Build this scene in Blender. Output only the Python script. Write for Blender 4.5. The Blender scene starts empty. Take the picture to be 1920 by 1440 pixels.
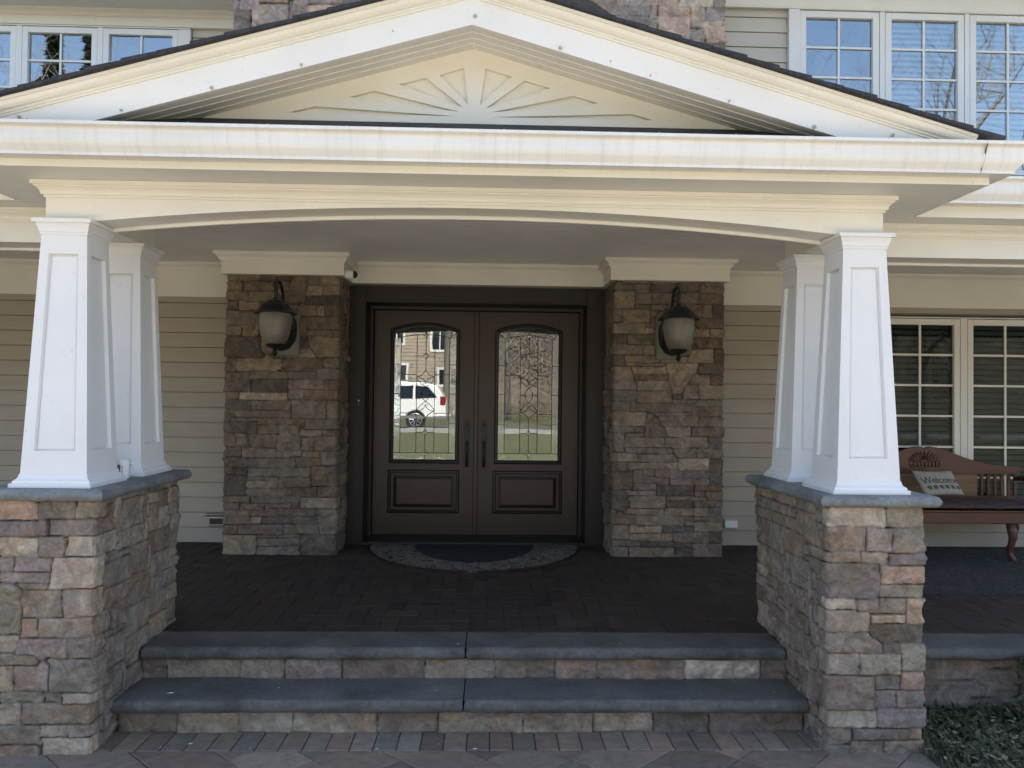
import bpy, bmesh, math, random
import numpy as np
from mathutils import Vector, Matrix
from mathutils.geometry import tessellate_polygon
R = math.radians
sc = bpy.context.scene
col = sc.collection

# ------------------------------------------------------------------ camera
YAW, PITCH, ROLL = .0303, .0204, .0115
cam_d = bpy.data.cameras.new('camera')
cam = bpy.data.objects.new('camera', cam_d)
col.objects.link(cam)
cam_d.sensor_width = 36
cam_d.lens = 1481.8 / 1920 * 36
cam_d.clip_start = .05
cam_d.clip_end = 500
_r0 = Vector((math.cos(YAW), -math.sin(YAW), 0))
_u0 = Vector((-math.sin(YAW) * math.sin(PITCH), -math.cos(YAW) * math.sin(PITCH), math.cos(PITCH)))
_f = Vector((math.sin(YAW) * math.cos(PITCH), math.cos(YAW) * math.cos(PITCH), math.sin(PITCH)))
_rr = _r0 * math.cos(ROLL) + _u0 * math.sin(ROLL)
_uu = _u0 * math.cos(ROLL) - _r0 * math.sin(ROLL)
cam.matrix_world = Matrix(((_rr.x, _uu.x, -_f.x, .09), (_rr.y, _uu.y, -_f.y, 0), (_rr.z, _uu.z, -_f.z, 1.241), (0, 0, 0, 1)))
sc.camera = cam

# ------------------------------------------------------------------ sky, sun, exposure
SUN_EL, SUN_AZ = 47, 8          # the sun stands behind the house, a little to the right
w = bpy.data.worlds.new('World')
sc.world = w
w.use_nodes = True
sky = w.node_tree.nodes.new('ShaderNodeTexSky')
sky.sky_type = 'NISHITA'
sky.sun_disc = False
sky.sun_elevation = R(SUN_EL)
sky.sun_rotation = R(SUN_AZ)
sky.air_density = 1.0
sky.dust_density = 1.5
w.node_tree.links.new(sky.outputs[0], w.node_tree.nodes['Background'].inputs[0])
w.node_tree.nodes['Background'].inputs[1].default_value = .13
sl = bpy.data.lights.new('sun', 'SUN')
sl.energy = 4.4
sl.angle = R(.5)
sl.color = (1, .95, .86)
so = bpy.data.objects.new('sun', sl)
col.objects.link(so)
sd = Vector((math.sin(R(SUN_AZ)) * math.cos(R(SUN_EL)), math.cos(R(SUN_AZ)) * math.cos(R(SUN_EL)), math.sin(R(SUN_EL))))
so.rotation_euler = sd.to_track_quat('Z', 'Y').to_euler()
sc.view_settings.view_transform = 'Standard'
sc.view_settings.look = 'None'
sc.view_settings.gamma = 1
sc.view_settings.exposure = 2.0

# ------------------------------------------------------------------ materials
def new_mat(name):
    m = bpy.data.materials.new(name)
    m.use_nodes = True
    nt = m.node_tree
    return m, nt, nt.nodes['Principled BSDF']

def N(nt, t, **k):
    n = nt.nodes.new(t)
    for a, b in k.items():
        setattr(n, a, b)
    return n

def noise(nt, scale, detail=4, rough=.55, stretch=None, dist=0):
    tc = N(nt, 'ShaderNodeTexCoord')
    n = N(nt, 'ShaderNodeTexNoise')
    n.inputs['Scale'].default_value = scale
    n.inputs['Detail'].default_value = detail
    n.inputs['Roughness'].default_value = rough
    n.inputs['Distortion'].default_value = dist
    if stretch:
        mp = N(nt, 'ShaderNodeMapping')
        mp.inputs['Scale'].default_value = stretch
        nt.links.new(tc.outputs['Object'], mp.inputs[0])
        nt.links.new(mp.outputs[0], n.inputs['Vector'])
    else:
        nt.links.new(tc.outputs['Object'], n.inputs['Vector'])
    return n

def ramp(nt, src, stops):
    r = N(nt, 'ShaderNodeValToRGB')
    el = r.color_ramp.elements
    while len(el) < len(stops):
        el.new(.5)
    for e, (p, c) in zip(el, stops):
        e.position = p
        e.color = (*c, 1) if len(c) == 3 else c
    nt.links.new(src, r.inputs[0])
    return r

def mixc(nt, a, b, fac, mode='MIX'):
    m = N(nt, 'ShaderNodeMix', data_type='RGBA', blend_type=mode)
    for s, v in ((m.inputs[6], a), (m.inputs[7], b), (m.inputs[0], fac)):
        if hasattr(v, 'is_linked') or hasattr(v, 'links'):
            nt.links.new(v, s)
        elif isinstance(v, (int, float)):
            s.default_value = v
        else:
            s.default_value = (*v, 1)
    return m.outputs[2]

def bump(nt, bs, src, strength, dist=.01):
    b = N(nt, 'ShaderNodeBump')
    b.inputs['Strength'].default_value = strength
    b.inputs['Distance'].default_value = dist
    nt.links.new(src, b.inputs['Height'])
    nt.links.new(b.outputs[0], bs.inputs['Normal'])
    return b

def g(v):
    return (v, v, v)

def simple(name, c, rough=.5, vary=.12, scale=6, bs_=.08, metal=0, spec=.5, fine=60):
    m, nt, bs = new_mat(name)
    n = noise(nt, scale)
    lo = tuple(x * (1 - vary) for x in c)
    hi = tuple(min(1, x * (1 + vary)) for x in c)
    r = ramp(nt, n.outputs[0], [(.3, lo), (.7, hi)])
    nt.links.new(r.outputs[0], bs.inputs['Base Color'])
    bs.inputs['Roughness'].default_value = rough
    bs.inputs['Metallic'].default_value = metal
    bs.inputs['Specular IOR Level'].default_value = spec
    if bs_:
        n2 = noise(nt, fine)
        bump(nt, bs, n2.outputs[0], bs_, .004)
    return m

def paint(name, c, dirt=.10, rough=.45):
    m, nt, bs = new_mat(name)
    n = noise(nt, 2.2, 5)
    n2 = noise(nt, 38, 3)
    d = ramp(nt, n.outputs[0], [(.35, tuple(x * (1 - dirt) for x in c)), (.6, c)])
    sp = ramp(nt, n2.outputs[0], [(.26, g(.80)), (.36, g(1))])
    nt.links.new(mixc(nt, d.outputs[0], sp.outputs[0], .5, 'MULTIPLY'), bs.inputs['Base Color'])
    bs.inputs['Roughness'].default_value = rough
    bump(nt, bs, n2.outputs[0], .05, .003)
    return m

WHITE = paint('white_trim_paint', (.80, .785, .74), .05)
COLW = paint('column_paint', (.80, .79, .78), .04)
CREAM = paint('cream_trim_paint', (.78, .75, .66), .06)
SOFF = paint('soffit_paint', (.74, .73, .68), .08)
CEIL = paint('ceiling_paint', (.72, .71, .69), .08)

def gutter_mat():
    m, nt, bs = new_mat('gutter_aluminium')
    n = noise(nt, 5, 6, .7, stretch=(5, .3, .35))
    n2 = noise(nt, 1.3, 3)
    a = ramp(nt, n.outputs[0], [(.30, (.70, .68, .62)), (.50, (.80, .785, .74))])
    b = ramp(nt, n2.outputs[0], [(.3, g(.88)), (.65, g(1))])
    nt.links.new(mixc(nt, a.outputs[0], b.outputs[0], 1., 'MULTIPLY'), bs.inputs['Base Color'])
    bs.inputs['Roughness'].default_value = .38
    return m
GUT = gutter_mat()

def siding_mat(name, c):
    m, nt, bs = new_mat(name)
    n = noise(nt, 3, 4, stretch=(.5, 1, 3))
    n2 = noise(nt, 30, 4, .6, stretch=(.25, 1, 5))
    r = ramp(nt, n.outputs[0], [(.3, tuple(x * .9 for x in c)), (.7, c)])
    nt.links.new(r.outputs[0], bs.inputs['Base Color'])
    bs.inputs['Roughness'].default_value = .6
    bump(nt, bs, n2.outputs[0], .12, .004)
    return m
SHADED_SIDING = siding_mat('shaded_clapboard_siding', (.40, .352, .28))  # base colour lowered to carry the shade inside the porch
SIDING_FAR = siding_mat('far_siding', (.50, .42, .32))

def stone_mat():
    m, nt, bs = new_mat('ledge_stone')
    at = N(nt, 'ShaderNodeAttribute', attribute_name='Col')
    n = noise(nt, 11, 8, .68, dist=.9)
    r = ramp(nt, n.outputs[0], [(.32, g(.60)), (.5, g(.97)), (.66, g(1.38))])
    c1 = mixc(nt, at.outputs['Color'], r.outputs[0], 1., 'MULTIPLY')
    n2 = noise(nt, 5, 5, .6, dist=.8)
    warm = ramp(nt, n2.outputs[0], [(.50, (1, 1, 1)), (.66, (1.12, .93, .74))])
    c2 = mixc(nt, c1, warm.outputs[0], .8, 'MULTIPLY')
    n3 = noise(nt, 55, 5, .7)
    fine = ramp(nt, n3.outputs[0], [(.3, g(.78)), (.6, g(1.1))])
    c3 = mixc(nt, c2, fine.outputs[0], .8, 'MULTIPLY')
    nt.links.new(c3, bs.inputs['Base Color'])
    bs.inputs['Roughness'].default_value = .85
    bs.inputs['Specular IOR Level'].default_value = .3
    n4 = noise(nt, 28, 9, .68, dist=.3)
    bump(nt, bs, n4.outputs[0], .8, .014)
    return m
STONE = stone_mat()

def slab_mat(name, c, rough):
    m, nt, bs = new_mat(name)
    n = noise(nt, 4, 6, .6)
    n2 = noise(nt, 40, 6, .7)
    r = ramp(nt, n.outputs[0], [(.28, tuple(x * .6 for x in c)), (.5, c), (.72, tuple(x * 1.35 for x in c))])
    r2 = ramp(nt, n2.outputs[0], [(.3, g(.72)), (.7, g(1.22))])
    nt.links.new(mixc(nt, r.outputs[0], r2.outputs[0], 1., 'MULTIPLY'), bs.inputs['Base Color'])
    bs.inputs['Roughness'].default_value = rough
    bump(nt, bs, n2.outputs[0], .6, .010)
    return m
BLUESTONE = slab_mat('bluestone', (.114, .106, .094), .68)
CAPSTONE = slab_mat('bluestone_cap', (.19, .20, .195), .7)

def tile_mat(name, rough):
    m, nt, bs = new_mat(name)
    at = N(nt, 'ShaderNodeAttribute', attribute_name='Col')
    n = noise(nt, 16, 6, .65)
    r = ramp(nt, n.outputs[0], [(.3, g(.75)), (.7, g(1.2))])
    nt.links.new(mixc(nt, at.outputs['Color'], r.outputs[0], 1., 'MULTIPLY'), bs.inputs['Base Color'])
    bs.inputs['Roughness'].default_value = rough
    n3 = noise(nt, 110, 6, .7)
    bump(nt, bs, n3.outputs[0], .3, .004)
    return m
PAVER = tile_mat('concrete_paver', .8)
BRICK = tile_mat('porch_brick_paver', .75)
JOINT = simple('joint_sand', (.09, .08, .07), .95, .3, 30)

def wood_mat(name, c, rough, axis=(12, 12, .7)):
    m, nt, bs = new_mat(name)
    n = noise(nt, 4, 6, .6, stretch=axis, dist=.5)
    r = ramp(nt, n.outputs[0], [(.3, tuple(x * .75 for x in c)), (.65, tuple(x * 1.2 for x in c))])
    nt.links.new(r.outputs[0], bs.inputs['Base Color'])
    bs.inputs['Roughness'].default_value = rough
    bump(nt, bs, n.outputs[0], .12, .004)
    return m
DOORWOOD = wood_mat('dark_walnut', (.031, .0135, .008), .40)
FRAMEWOOD = wood_mat('dark_frame_wood', (.016, .0095, .0075), .5)
BENCHWOOD = wood_mat('bench_mahogany', (.095, .032, .015), .38, (1, 8, 8))
BENCHLEG = wood_mat('bench_leg_wood', (.09, .035, .024), .4, (8, 8, 1))
BLACK = simple('black_moulding', (.013, .012, .012), .45, .3)
IRON = simple('black_iron', (.018, .020, .022), .42, .3, 20, .15, metal=.3)
LEAD = simple('lead_came', (.05, .05, .05), .45, .2, 20, 0, metal=.6)
SHINGLE = simple('asphalt_shingle', (.03, .031, .036), .8, .5, 60, .6)
DARK_BACKING = simple('dark_backing', (.012, .012, .014), .9, .1, 3, 0)  # near-black sheets stand in for the unlit rooms behind the glass
FLASH = simple('dark_flashing', (.02, .02, .024), .6, .3)
PLASTIC = simple('white_plastic', (.78, .78, .78), .35, .03)
METAL = simple('grey_metal', (.35, .35, .34), .35, .2, 30, .05, metal=.7)
HOOKM = simple('hook_metal', (.5, .47, .42), .5, .3, 60, .05)
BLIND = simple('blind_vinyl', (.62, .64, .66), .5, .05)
BLIND_SHADED = simple('blind_shaded', (.075, .078, .085), .6, .1)  # same slats, colour darkened for the windows in porch shade

def glass_mat(name, fac, tint=(1, 1, 1), rough=.0, wav=0., wscale=2., ior=1.5):
    m = bpy.data.materials.new(name)
    m.use_nodes = True
    nt = m.node_tree
    nt.nodes.remove(nt.nodes['Principled BSDF'])
    gl = N(nt, 'ShaderNodeBsdfGlossy')
    gl.inputs['Roughness'].default_value = rough
    gl.inputs['Color'].default_value = (*tint, 1)
    tr = N(nt, 'ShaderNodeBsdfTransparent')
    tr.inputs['Color'].default_value = (.82, .86, .85, 1)
    fr = N(nt, 'ShaderNodeFresnel')
    fr.inputs[0].default_value = ior
    ad = N(nt, 'ShaderNodeMath', operation='ADD', use_clamp=True)
    ad.inputs[1].default_value = fac
    nt.links.new(fr.outputs[0], ad.inputs[0])
    mx = N(nt, 'ShaderNodeMixShader')
    nt.links.new(ad.outputs[0], mx.inputs[0])
    nt.links.new(tr.outputs[0], mx.inputs[1])
    nt.links.new(gl.outputs[0], mx.inputs[2])
    nt.links.new(mx.outputs[0], nt.nodes['Material Output'].inputs[0])
    if wav:
        n = noise(nt, wscale, 2, .4)
        b = N(nt, 'ShaderNodeBump')
        b.inputs['Strength'].default_value = 1
        b.inputs['Distance'].default_value = wav
        nt.links.new(n.outputs[0], b.inputs['Height'])
        nt.links.new(b.outputs[0], gl.inputs['Normal'])
    return m
WGLASS = glass_mat('window_glass', .15, (.93, .94, .95), 0, .0002, 1.2)
SHADEGLASS = glass_mat('low_window_glass', .0, (.85, .9, .9), 0, .0002, 1.2, 1.3)
DGLASS = glass_mat('leaded_glass', .10, (1, 1, 1), .0, .00035, 3)
BEVEL = glass_mat('bevelled_glass', .4, (1, 1, 1), .02, .01, 60)
TEXG = glass_mat('seedy_glass', .08, (1, 1, 1), .03, .0007, 30)
CARGLASS = simple('car_glass', (.02, .03, .04), .05, .1, 3, 0)
FROST, _nt, _bs = new_mat('frosted_lantern_glass')
_n = noise(_nt, 9, 4)
_r = ramp(_nt, _n.outputs[0], [(.3, (.14, .128, .105)), (.7, (.23, .212, .178))])
_nt.links.new(_r.outputs[0], _bs.inputs['Base Color'])
_bs.inputs['Roughness'].default_value = .35
_bs.inputs['Subsurface Weight'].default_value = .2

# ------------------------------------------------------------------ geometry helpers
def tag(o, label=None, cat=None, group=None, kind=None):
    if label: o['label'] = label
    if cat: o['category'] = cat
    if group: o['group'] = group
    if kind: o['kind'] = kind
    return o

def empty(name, loc, label, cat, group=None):
    o = bpy.data.objects.new(name, None)
    col.objects.link(o)
    o.location = loc
    o.empty_display_size = .1
    bpy.context.view_layer.update()
    return tag(o, label, cat, group)

class MB:
    def __init__(s):
        s.v = []; s.f = []
    def add(s, vs, fs):
        k = len(s.v)
        s.v += [tuple(p) for p in vs]
        s.f += [tuple(i + k for i in f) for f in fs]
        return s
    def box(s, x0, x1, y0, y1, z0, z1):
        vs = [(x, y, z) for z in (z0, z1) for y in (y0, y1) for x in (x0, x1)]
        return s.add(vs, [(0, 2, 3, 1), (4, 5, 7, 6), (0, 1, 5, 4), (2, 6, 7, 3), (0, 4, 6, 2), (1, 3, 7, 5)])
    def cham(s, x0, x1, y0, y1, z0, z1, c):
        # box with chamfered edges
        vs = []; 
        for (z, i) in ((z0, c), (z0 + c, 0), (z1 - c, 0), (z1, c)):
            xa, xb, ya, yb = x0 + i, x1 - i, y0 + i, y1 - i
            if i:
                vs += [(xa, ya, z), (xb, ya, z), (xb, ya, z), (xb, yb, z), (xb, yb, z), (xa, yb, z), (xa, yb, z), (xa, ya, z)]
            else:
                vs += [(xa + c, ya, z), (xb - c, ya, z), (xb, ya + c, z), (xb, yb - c, z), (xb - c, yb, z), (xa + c, yb, z), (xa, yb - c, z), (xa, ya + c, z)]
        fs = []
        for k in range(3):
            for j in range(8):
                fs.append((k * 8 + j, k * 8 + (j + 1) % 8, k * 8 + 8 + (j + 1) % 8, k * 8 + 8 + j))
        fs.append(tuple(range(7, -1, -1))); fs.append(tuple(range(24, 32)))
        return s.add(vs, fs)
    def prism(s, poly, a0, a1, axis):
        # poly: 2D points; extruded along axis ('x': poly=(y,z), 'y': poly=(x,z), 'z': poly=(x,y))
        def P(p, a):
            return {'x': (a, p[0], p[1]), 'y': (p[0], a, p[1]), 'z': (p[0], p[1], a)}[axis]
        n = len(poly)
        vs = [P(p, a0) for p in poly] + [P(p, a1) for p in poly]
        fs = [(i, (i + 1) % n, n + (i + 1) % n, n + i) for i in range(n)]
        fs += [tuple(range(n - 1, -1, -1)), tuple(range(n, 2 * n))]
        return s.add(vs, fs)
    def lathe(s, prof, c, seg=24, axis='z'):
        vs = []; fs = []
        for r, h in prof:
            for k in range(seg):
                a = 2 * math.pi * k / seg
                p = (r * math.cos(a), r * math.sin(a), h)
                if axis == 'y': p = (p[0], p[2], p[1])
                if axis == 'x': p = (p[2], p[0], p[1])
                vs.append((p[0] + c[0], p[1] + c[1], p[2] + c[2]))
        for i in range(len(prof) - 1):
            for k in range(seg):
                fs.append((i * seg + k, i * seg + (k + 1) % seg, (i + 1) * seg + (k + 1) % seg, (i + 1) * seg + k))
        fs.append(tuple(range(seg - 1, -1, -1)))
        fs.append(tuple((len(prof) - 1) * seg + k for k in range(seg)))
        return s.add(vs, fs)
    def tube(s, pts, rad, seg=8, sx=1, closed=False):
        pts = [Vector(p) for p in pts]
        n = len(pts)
        rs = rad if isinstance(rad, (list, tuple)) else [rad] * n
        vs = []; fs = []
        up = None
        for i, p in enumerate(pts):
            if closed: t = pts[(i + 1) % n] - pts[i - 1]
            else: t = pts[min(i + 1, n - 1)] - pts[max(i - 1, 0)]
            t.normalize()
            if up is None:
                up = Vector((0, 1, 0)) if abs(t.y) < .9 else Vector((1, 0, 0))
            a = t.cross(up); a.normalize(); b = t.cross(a); up = -b if False else up
            b.normalize()
            for k in range(seg):
                th = 2 * math.pi * k / seg
                q = p + (a * math.cos(th) * sx + b * math.sin(th)) * rs[i]
                vs.append(tuple(q))
        m = n if closed else n - 1
        for i in range(m):
            j = (i + 1) % n
            for k in range(seg):
                fs.append((i * seg + k, i * seg + (k + 1) % seg, j * seg + (k + 1) % seg, j * seg + k))
        if not closed:
            fs.append(tuple(range(seg - 1, -1, -1)))
            fs.append(tuple((n - 1) * seg + k for k in range(seg)))
        return s.add(vs, fs)
    def sweep(s, path, prof, ends=True):
        # path: plan polyline; prof: (out, z) points; outward = right-hand side (dy,-dx), mitred
        P = [Vector(p) for p in path]
        n = len(P); ns = []
        for i in range(n):
            ds = []
            if i > 0: ds.append((P[i] - P[i - 1]).normalized())
            if i < n - 1: ds.append((P[i + 1] - P[i]).normalized())
            nn = [Vector((d.y, -d.x)) for d in ds]
            if len(nn) == 2:
                m = (nn[0] + nn[1]); m /= m.length_squared / 2 if m.length_squared else 1
            else: m = nn[0]
            ns.append(m)
        k = len(prof); vs = []; fs = []
        for i in range(n):
            for o, z in prof:
                q = P[i] + ns[i] * o
                vs.append((q.x, q.y, z))
        for i in range(n - 1):
            for j in range(k):
                a, b = j, (j + 1) % k
                fs.append((i * k + a, i * k + b, (i + 1) * k + b, (i + 1) * k + a))
        if ends:
            fs.append(tuple(range(k)))
            fs.append(tuple((n - 1) * k + j for j in range(k - 1, -1, -1)))
        return s.add(vs, fs)
    def build(s, name, mat, parent=None, smooth=False, bev=0):
        me = bpy.data.meshes.new(name)
        me.from_pydata(s.v, [], s.f)
        bm = bmesh.new(); bm.from_mesh(me)
        bmesh.ops.remove_doubles(bm, verts=bm.verts, dist=1e-6)
        bmesh.ops.recalc_face_normals(bm, faces=bm.faces)
        bm.to_mesh(me); bm.free()
        return link(name, me, mat, parent, smooth, bev)

def link(name, me, mat, parent=None, smooth=False, bev=0):
    for m in (mat if isinstance(mat, (list, tuple)) else [mat]):
        me.materials.append(m)
    if smooth:
        me.polygons.foreach_set('use_smooth', [True] * len(me.polygons))
        if smooth == 'auto':
            me.set_sharp_from_angle(angle=R(40))
    o = bpy.data.objects.new(name, me)
    col.objects.link(o)
    if parent:
        o.parent = parent
        o.matrix_parent_inverse = parent.matrix_world.inverted()
    if bev:
        b = o.modifiers.new('bevel', 'BEVEL'); b.width = bev; b.segments = 2; b.limit_method = 'ANGLE'; b.angle_limit = R(40)
    return o

def part_loc(o, parent):
    return o

# lattice value noise on arrays
def vnoise(u, v, f, seed):
    rs = np.random.RandomState(seed)
    T = rs.rand(64, 64).astype(np.float32)
    x = u * f + 17.3; y = v * f + 5.1
    xi = np.floor(x).astype(int); yi = np.floor(y).astype(int)
    fx = x - xi; fy = y - yi
    fx = fx * fx * (3 - 2 * fx); fy = fy * fy * (3 - 2 * fy)
    a = T[xi % 64, yi % 64]; b = T[(xi + 1) % 64, yi % 64]
    c = T[xi % 64, (yi + 1) % 64]; d = T[(xi + 1) % 64, (yi + 1) % 64]
    return (a * (1 - fx) + b * fx) * (1 - fy) + (c * (1 - fx) + d * fx) * fy - .5

STONE_COL = dict(T=(.33, .275, .205), L=(.46, .40, .31), G=(.235, .205, .17), B=(.205, .155, .12), D=(.115, .10, .09),
                 P=(.44, .315, .225), V=(.27, .225, .205), O=(.245, .22, .165))

def parse(spec):
    out = []
    for t in spec.split():
        v = [int(k) / 200 for k in t[1:].split(',')]
        out.append((t[0], [(v[i], v[i + 1]) for i in (0, 2, 4, 6)]))
    return out

def stone_wall(name, path, z0, z1, res, seed, parent, hand=None, face=1, palette='TGBGDTVOTBPL', depth=.02,
               hr=(2, 5), wr=(4, 13), dark=1., mat=STONE, joint=.0065, cut=None, keep_z=None):
    rnd = random.Random(seed)
    rs = np.random.RandomState(seed)
    P = [np.array(p, float) for p in path]
    L = [np.linalg.norm(P[i + 1] - P[i]) for i in range(len(P) - 1)]
    U = np.concatenate([[0], np.cumsum(L)])
    stones = []
    if hand:
        x0, x1 = P[face][0], P[face + 1][0]
        for c, q in hand:
            eL = rnd.uniform(.05, .22); eR = rnd.uniform(.05, .22)
            pts = []
            for x, z in q:
                if x < x0 + .03: x = x0 - eL
                elif x > x1 - .03: x = x1 + eR
                pts.append((U[face] + x - x0, min(max(z, z0 - .05), z1 + .05)))
            stones.append((c, pts))
    # fill what is left with random ashlar
    cs = .03
    nu, nv = int(math.ceil(U[-1] / cs)), int(math.ceil((z1 - z0) / cs))
    occ = np.zeros((nu, nv), bool)
    cu = (np.arange(nu) + .5) * cs; cv = z0 + (np.arange(nv) + .5) * cs
    CU, CV = np.meshgrid(cu, cv, indexing='ij')
    def sdf(pts, A, B):
        d = None
        for i in range(4):
            (xa, ya), (xb, yb) = pts[i], pts[(i + 1) % 4]
            ex, ey = xb - xa, yb - ya
            l = math.hypot(ex, ey) or 1
            k = ((A - xa) * (-ey) + (B - ya) * ex) / l     # TL,TR,BR,BL runs clockwise: outside positive
            d = k if d is None else np.maximum(d, k)
        return d
    for c, pts in stones:
        occ |= sdf(pts, CU, CV) < .006
    if hand:   # the hand-laid face is complete
        fa = (CU > U[face] + .01) & (CU < U[face + 1] - .01)
        occ |= fa
    for j in range(nv):
        for i in range(nu):
            if occ[i, j]: continue
            h = rnd.randint(*hr); wd = rnd.randint(*wr)
            if h >= 4: wd = min(wd, 9)
            if h <= 2: wd = max(wd, 6)
            a = i
            while a < nu and a - i < wd and not occ[a, j]: a += 1
            if nu - a < 3 and not occ[a:nu, j].any(): a = nu
            b = j
            while b < nv and b - j < h and not occ[i:a, b].any(): b += 1
            occ[i:a, j:b] = True
            if (a - i) < 2 and (b - j) < 2: continue
            s1, s2 = rnd.uniform(-.008, .008), rnd.uniform(-.008, .008)
            t1, t2 = rnd.uniform(-.004, .004), rnd.uniform(-.004, .004)
            ua, ub, va, vb = i * cs, a * cs, z0 + j * cs, z0 + b * cs
            stones.append((rnd.choice(palette), [(ua + s1, vb + t1), (ub + s2, vb + t2), (ub - s2, va + t1), (ua - s1, va + t2)]))
    # grid
    us = []
    for i in range(len(L)):
        n = max(2, int(round(L[i] / res)))
        us.append(np.linspace(U[i], U[i + 1], n, endpoint=False))
    us = np.concatenate(us + [[U[-1]]])
    vs = np.linspace(z0, z1, max(2, int(round((z1 - z0) / res))))
    A, B = np.meshgrid(us.astype(np.float32), vs.astype(np.float32), indexing='ij')
    Aw = A + .007 * vnoise(A, B, 9, seed + 1) + .005 * vnoise(A, B, 40, seed + 2)
    Bw = B + .005 * vnoise(A, B, 7, seed + 3) + .0035 * vnoise(A * .6, B, 45, seed + 4)
    d1 = np.full(A.shape, 9., np.float32); d2 = d1.copy(); idx = np.zeros(A.shape, int)
    for k, (c, pts) in enumerate(stones):
        d = sdf(pts, Aw, Bw)
        lt = d < d1
        d2 = np.where(lt, d1, np.minimum(d2, d))
        idx = np.where(lt, k, idx)
        d1 = np.where(lt, d, d1)
    e = np.clip((d2 - d1) / 2 / joint, 0, 1)
    prof = np.sqrt(np.clip(1 - (1 - e) ** 3, 0, 1))
    rr = rs.rand(len(stones)); tx = rs.uniform(-.05, .05, len(stones)); ty = rs.uniform(-.06, .06, len(stones))
    cen = np.array([np.mean(p, axis=0) for _, p in stones])
    base = rr[idx] * .017 + np.clip(tx[idx] * (A - cen[idx, 0]), -.005, .005) + np.clip(ty[idx] * (B - cen[idx, 1]), -.004, .004)
    tex = (.5 + 1.2 * rs.rand(len(stones)))[idx]
    hgt = prof * (depth + .004 + base) + prof * (tex * (.009 * vnoise(A * .55, B + idx * .37, 17, seed + 5) + .009 * vnoise(A * .7, B + idx * .11, 40, seed + 6)) + .0045 * vnoise(A, B, 95, seed + 7)) - depth - .007
    # points
    M = len(P); nu = len(us)
    segi = np.clip(np.searchsorted(U, us, side='right') - 1, 0, len(L) - 1)
    dirs = [(P[i + 1] - P[i]) / L[i] for i in range(len(L))]
    nrm = [np.array([d[1], -d[0]]) for d in dirs]
    base2 = np.zeros((nu, 2)); n2 = np.zeros((nu, 2)); cr = np.zeros(nu)
    closed = np.allclose(P[0], P[-1])
    for a in range(nu):
        k = segi[a]; t = us[a] - U[k]
        base2[a] = P[k] + dirs[k] * t
        n2[a] = nrm[k]
        if abs(t) < 1e-6 and (k > 0 or closed):
            m = nrm[k] + nrm[k - 1]; n2[a] = m / (m @ m) * 2
        if a == nu - 1 and closed:
            m = nrm[-1] + nrm[0]; n2[a] = m / (m @ m) * 2
    for q in U[(0 if closed else 1):(None if closed else -1)]:
        cr = np.maximum(cr, np.exp(-((us - q) / .009) ** 2))
    hgt = hgt - cr[:, None] * .008
    X = base2[:, 0][:, None] + n2[:, 0][:, None] * hgt
    Y = base2[:, 1][:, None] + n2[:, 1][:, None] * hgt
    co = np.stack([X, Y, B], -1).reshape(-1, 3).astype(np.float32)
    nv = len(vs)
    I = np.arange(nu * nv).reshape(nu, nv)
    q = np.stack([I[:-1, :-1], I[1:, :-1], I[1:, 1:], I[:-1, 1:]], -1).reshape(-1, 4)
    if cut is not None:
        cc = co[q].mean(1)
        q = q[~cut(cc)]
    me = bpy.data.meshes.new(name)
    me.vertices.add(len(co)); me.vertices.foreach_set('co', co.ravel())
    me.loops.add(len(q) * 4); me.loops.foreach_set('vertex_index', q.ravel().astype(np.int32))
    me.polygons.add(len(q)); me.polygons.foreach_set('loop_start', np.arange(0, len(q) * 4, 4, dtype=np.int32))
    me.update(calc_edges=True)
    cols = (np.array([STONE_COL[c] for c, _ in stones]) * .66 + np.array([.245, .208, .168]) * .34) * rs.uniform(.85, 1.15, (len(stones), 1)) * rs.uniform(.975, 1.025, (len(stones), 3))
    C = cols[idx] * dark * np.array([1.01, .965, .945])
    mort = np.array([.038, .032, .028])
    mm = np.clip(e * 1.6, 0, 1)[..., None]
    C = C * mm + mort * (1 - mm)
    C = np.concatenate([C, np.ones(C.shape[:2] + (1,))], -1).reshape(-1, 4).astype(np.float32)
    at = me.color_attributes.new('Col', 'FLOAT_COLOR', 'POINT')
    at.data.foreach_set('color', C.ravel())
    me.validate()
    return link(name, me, mat, parent, True)

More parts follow.
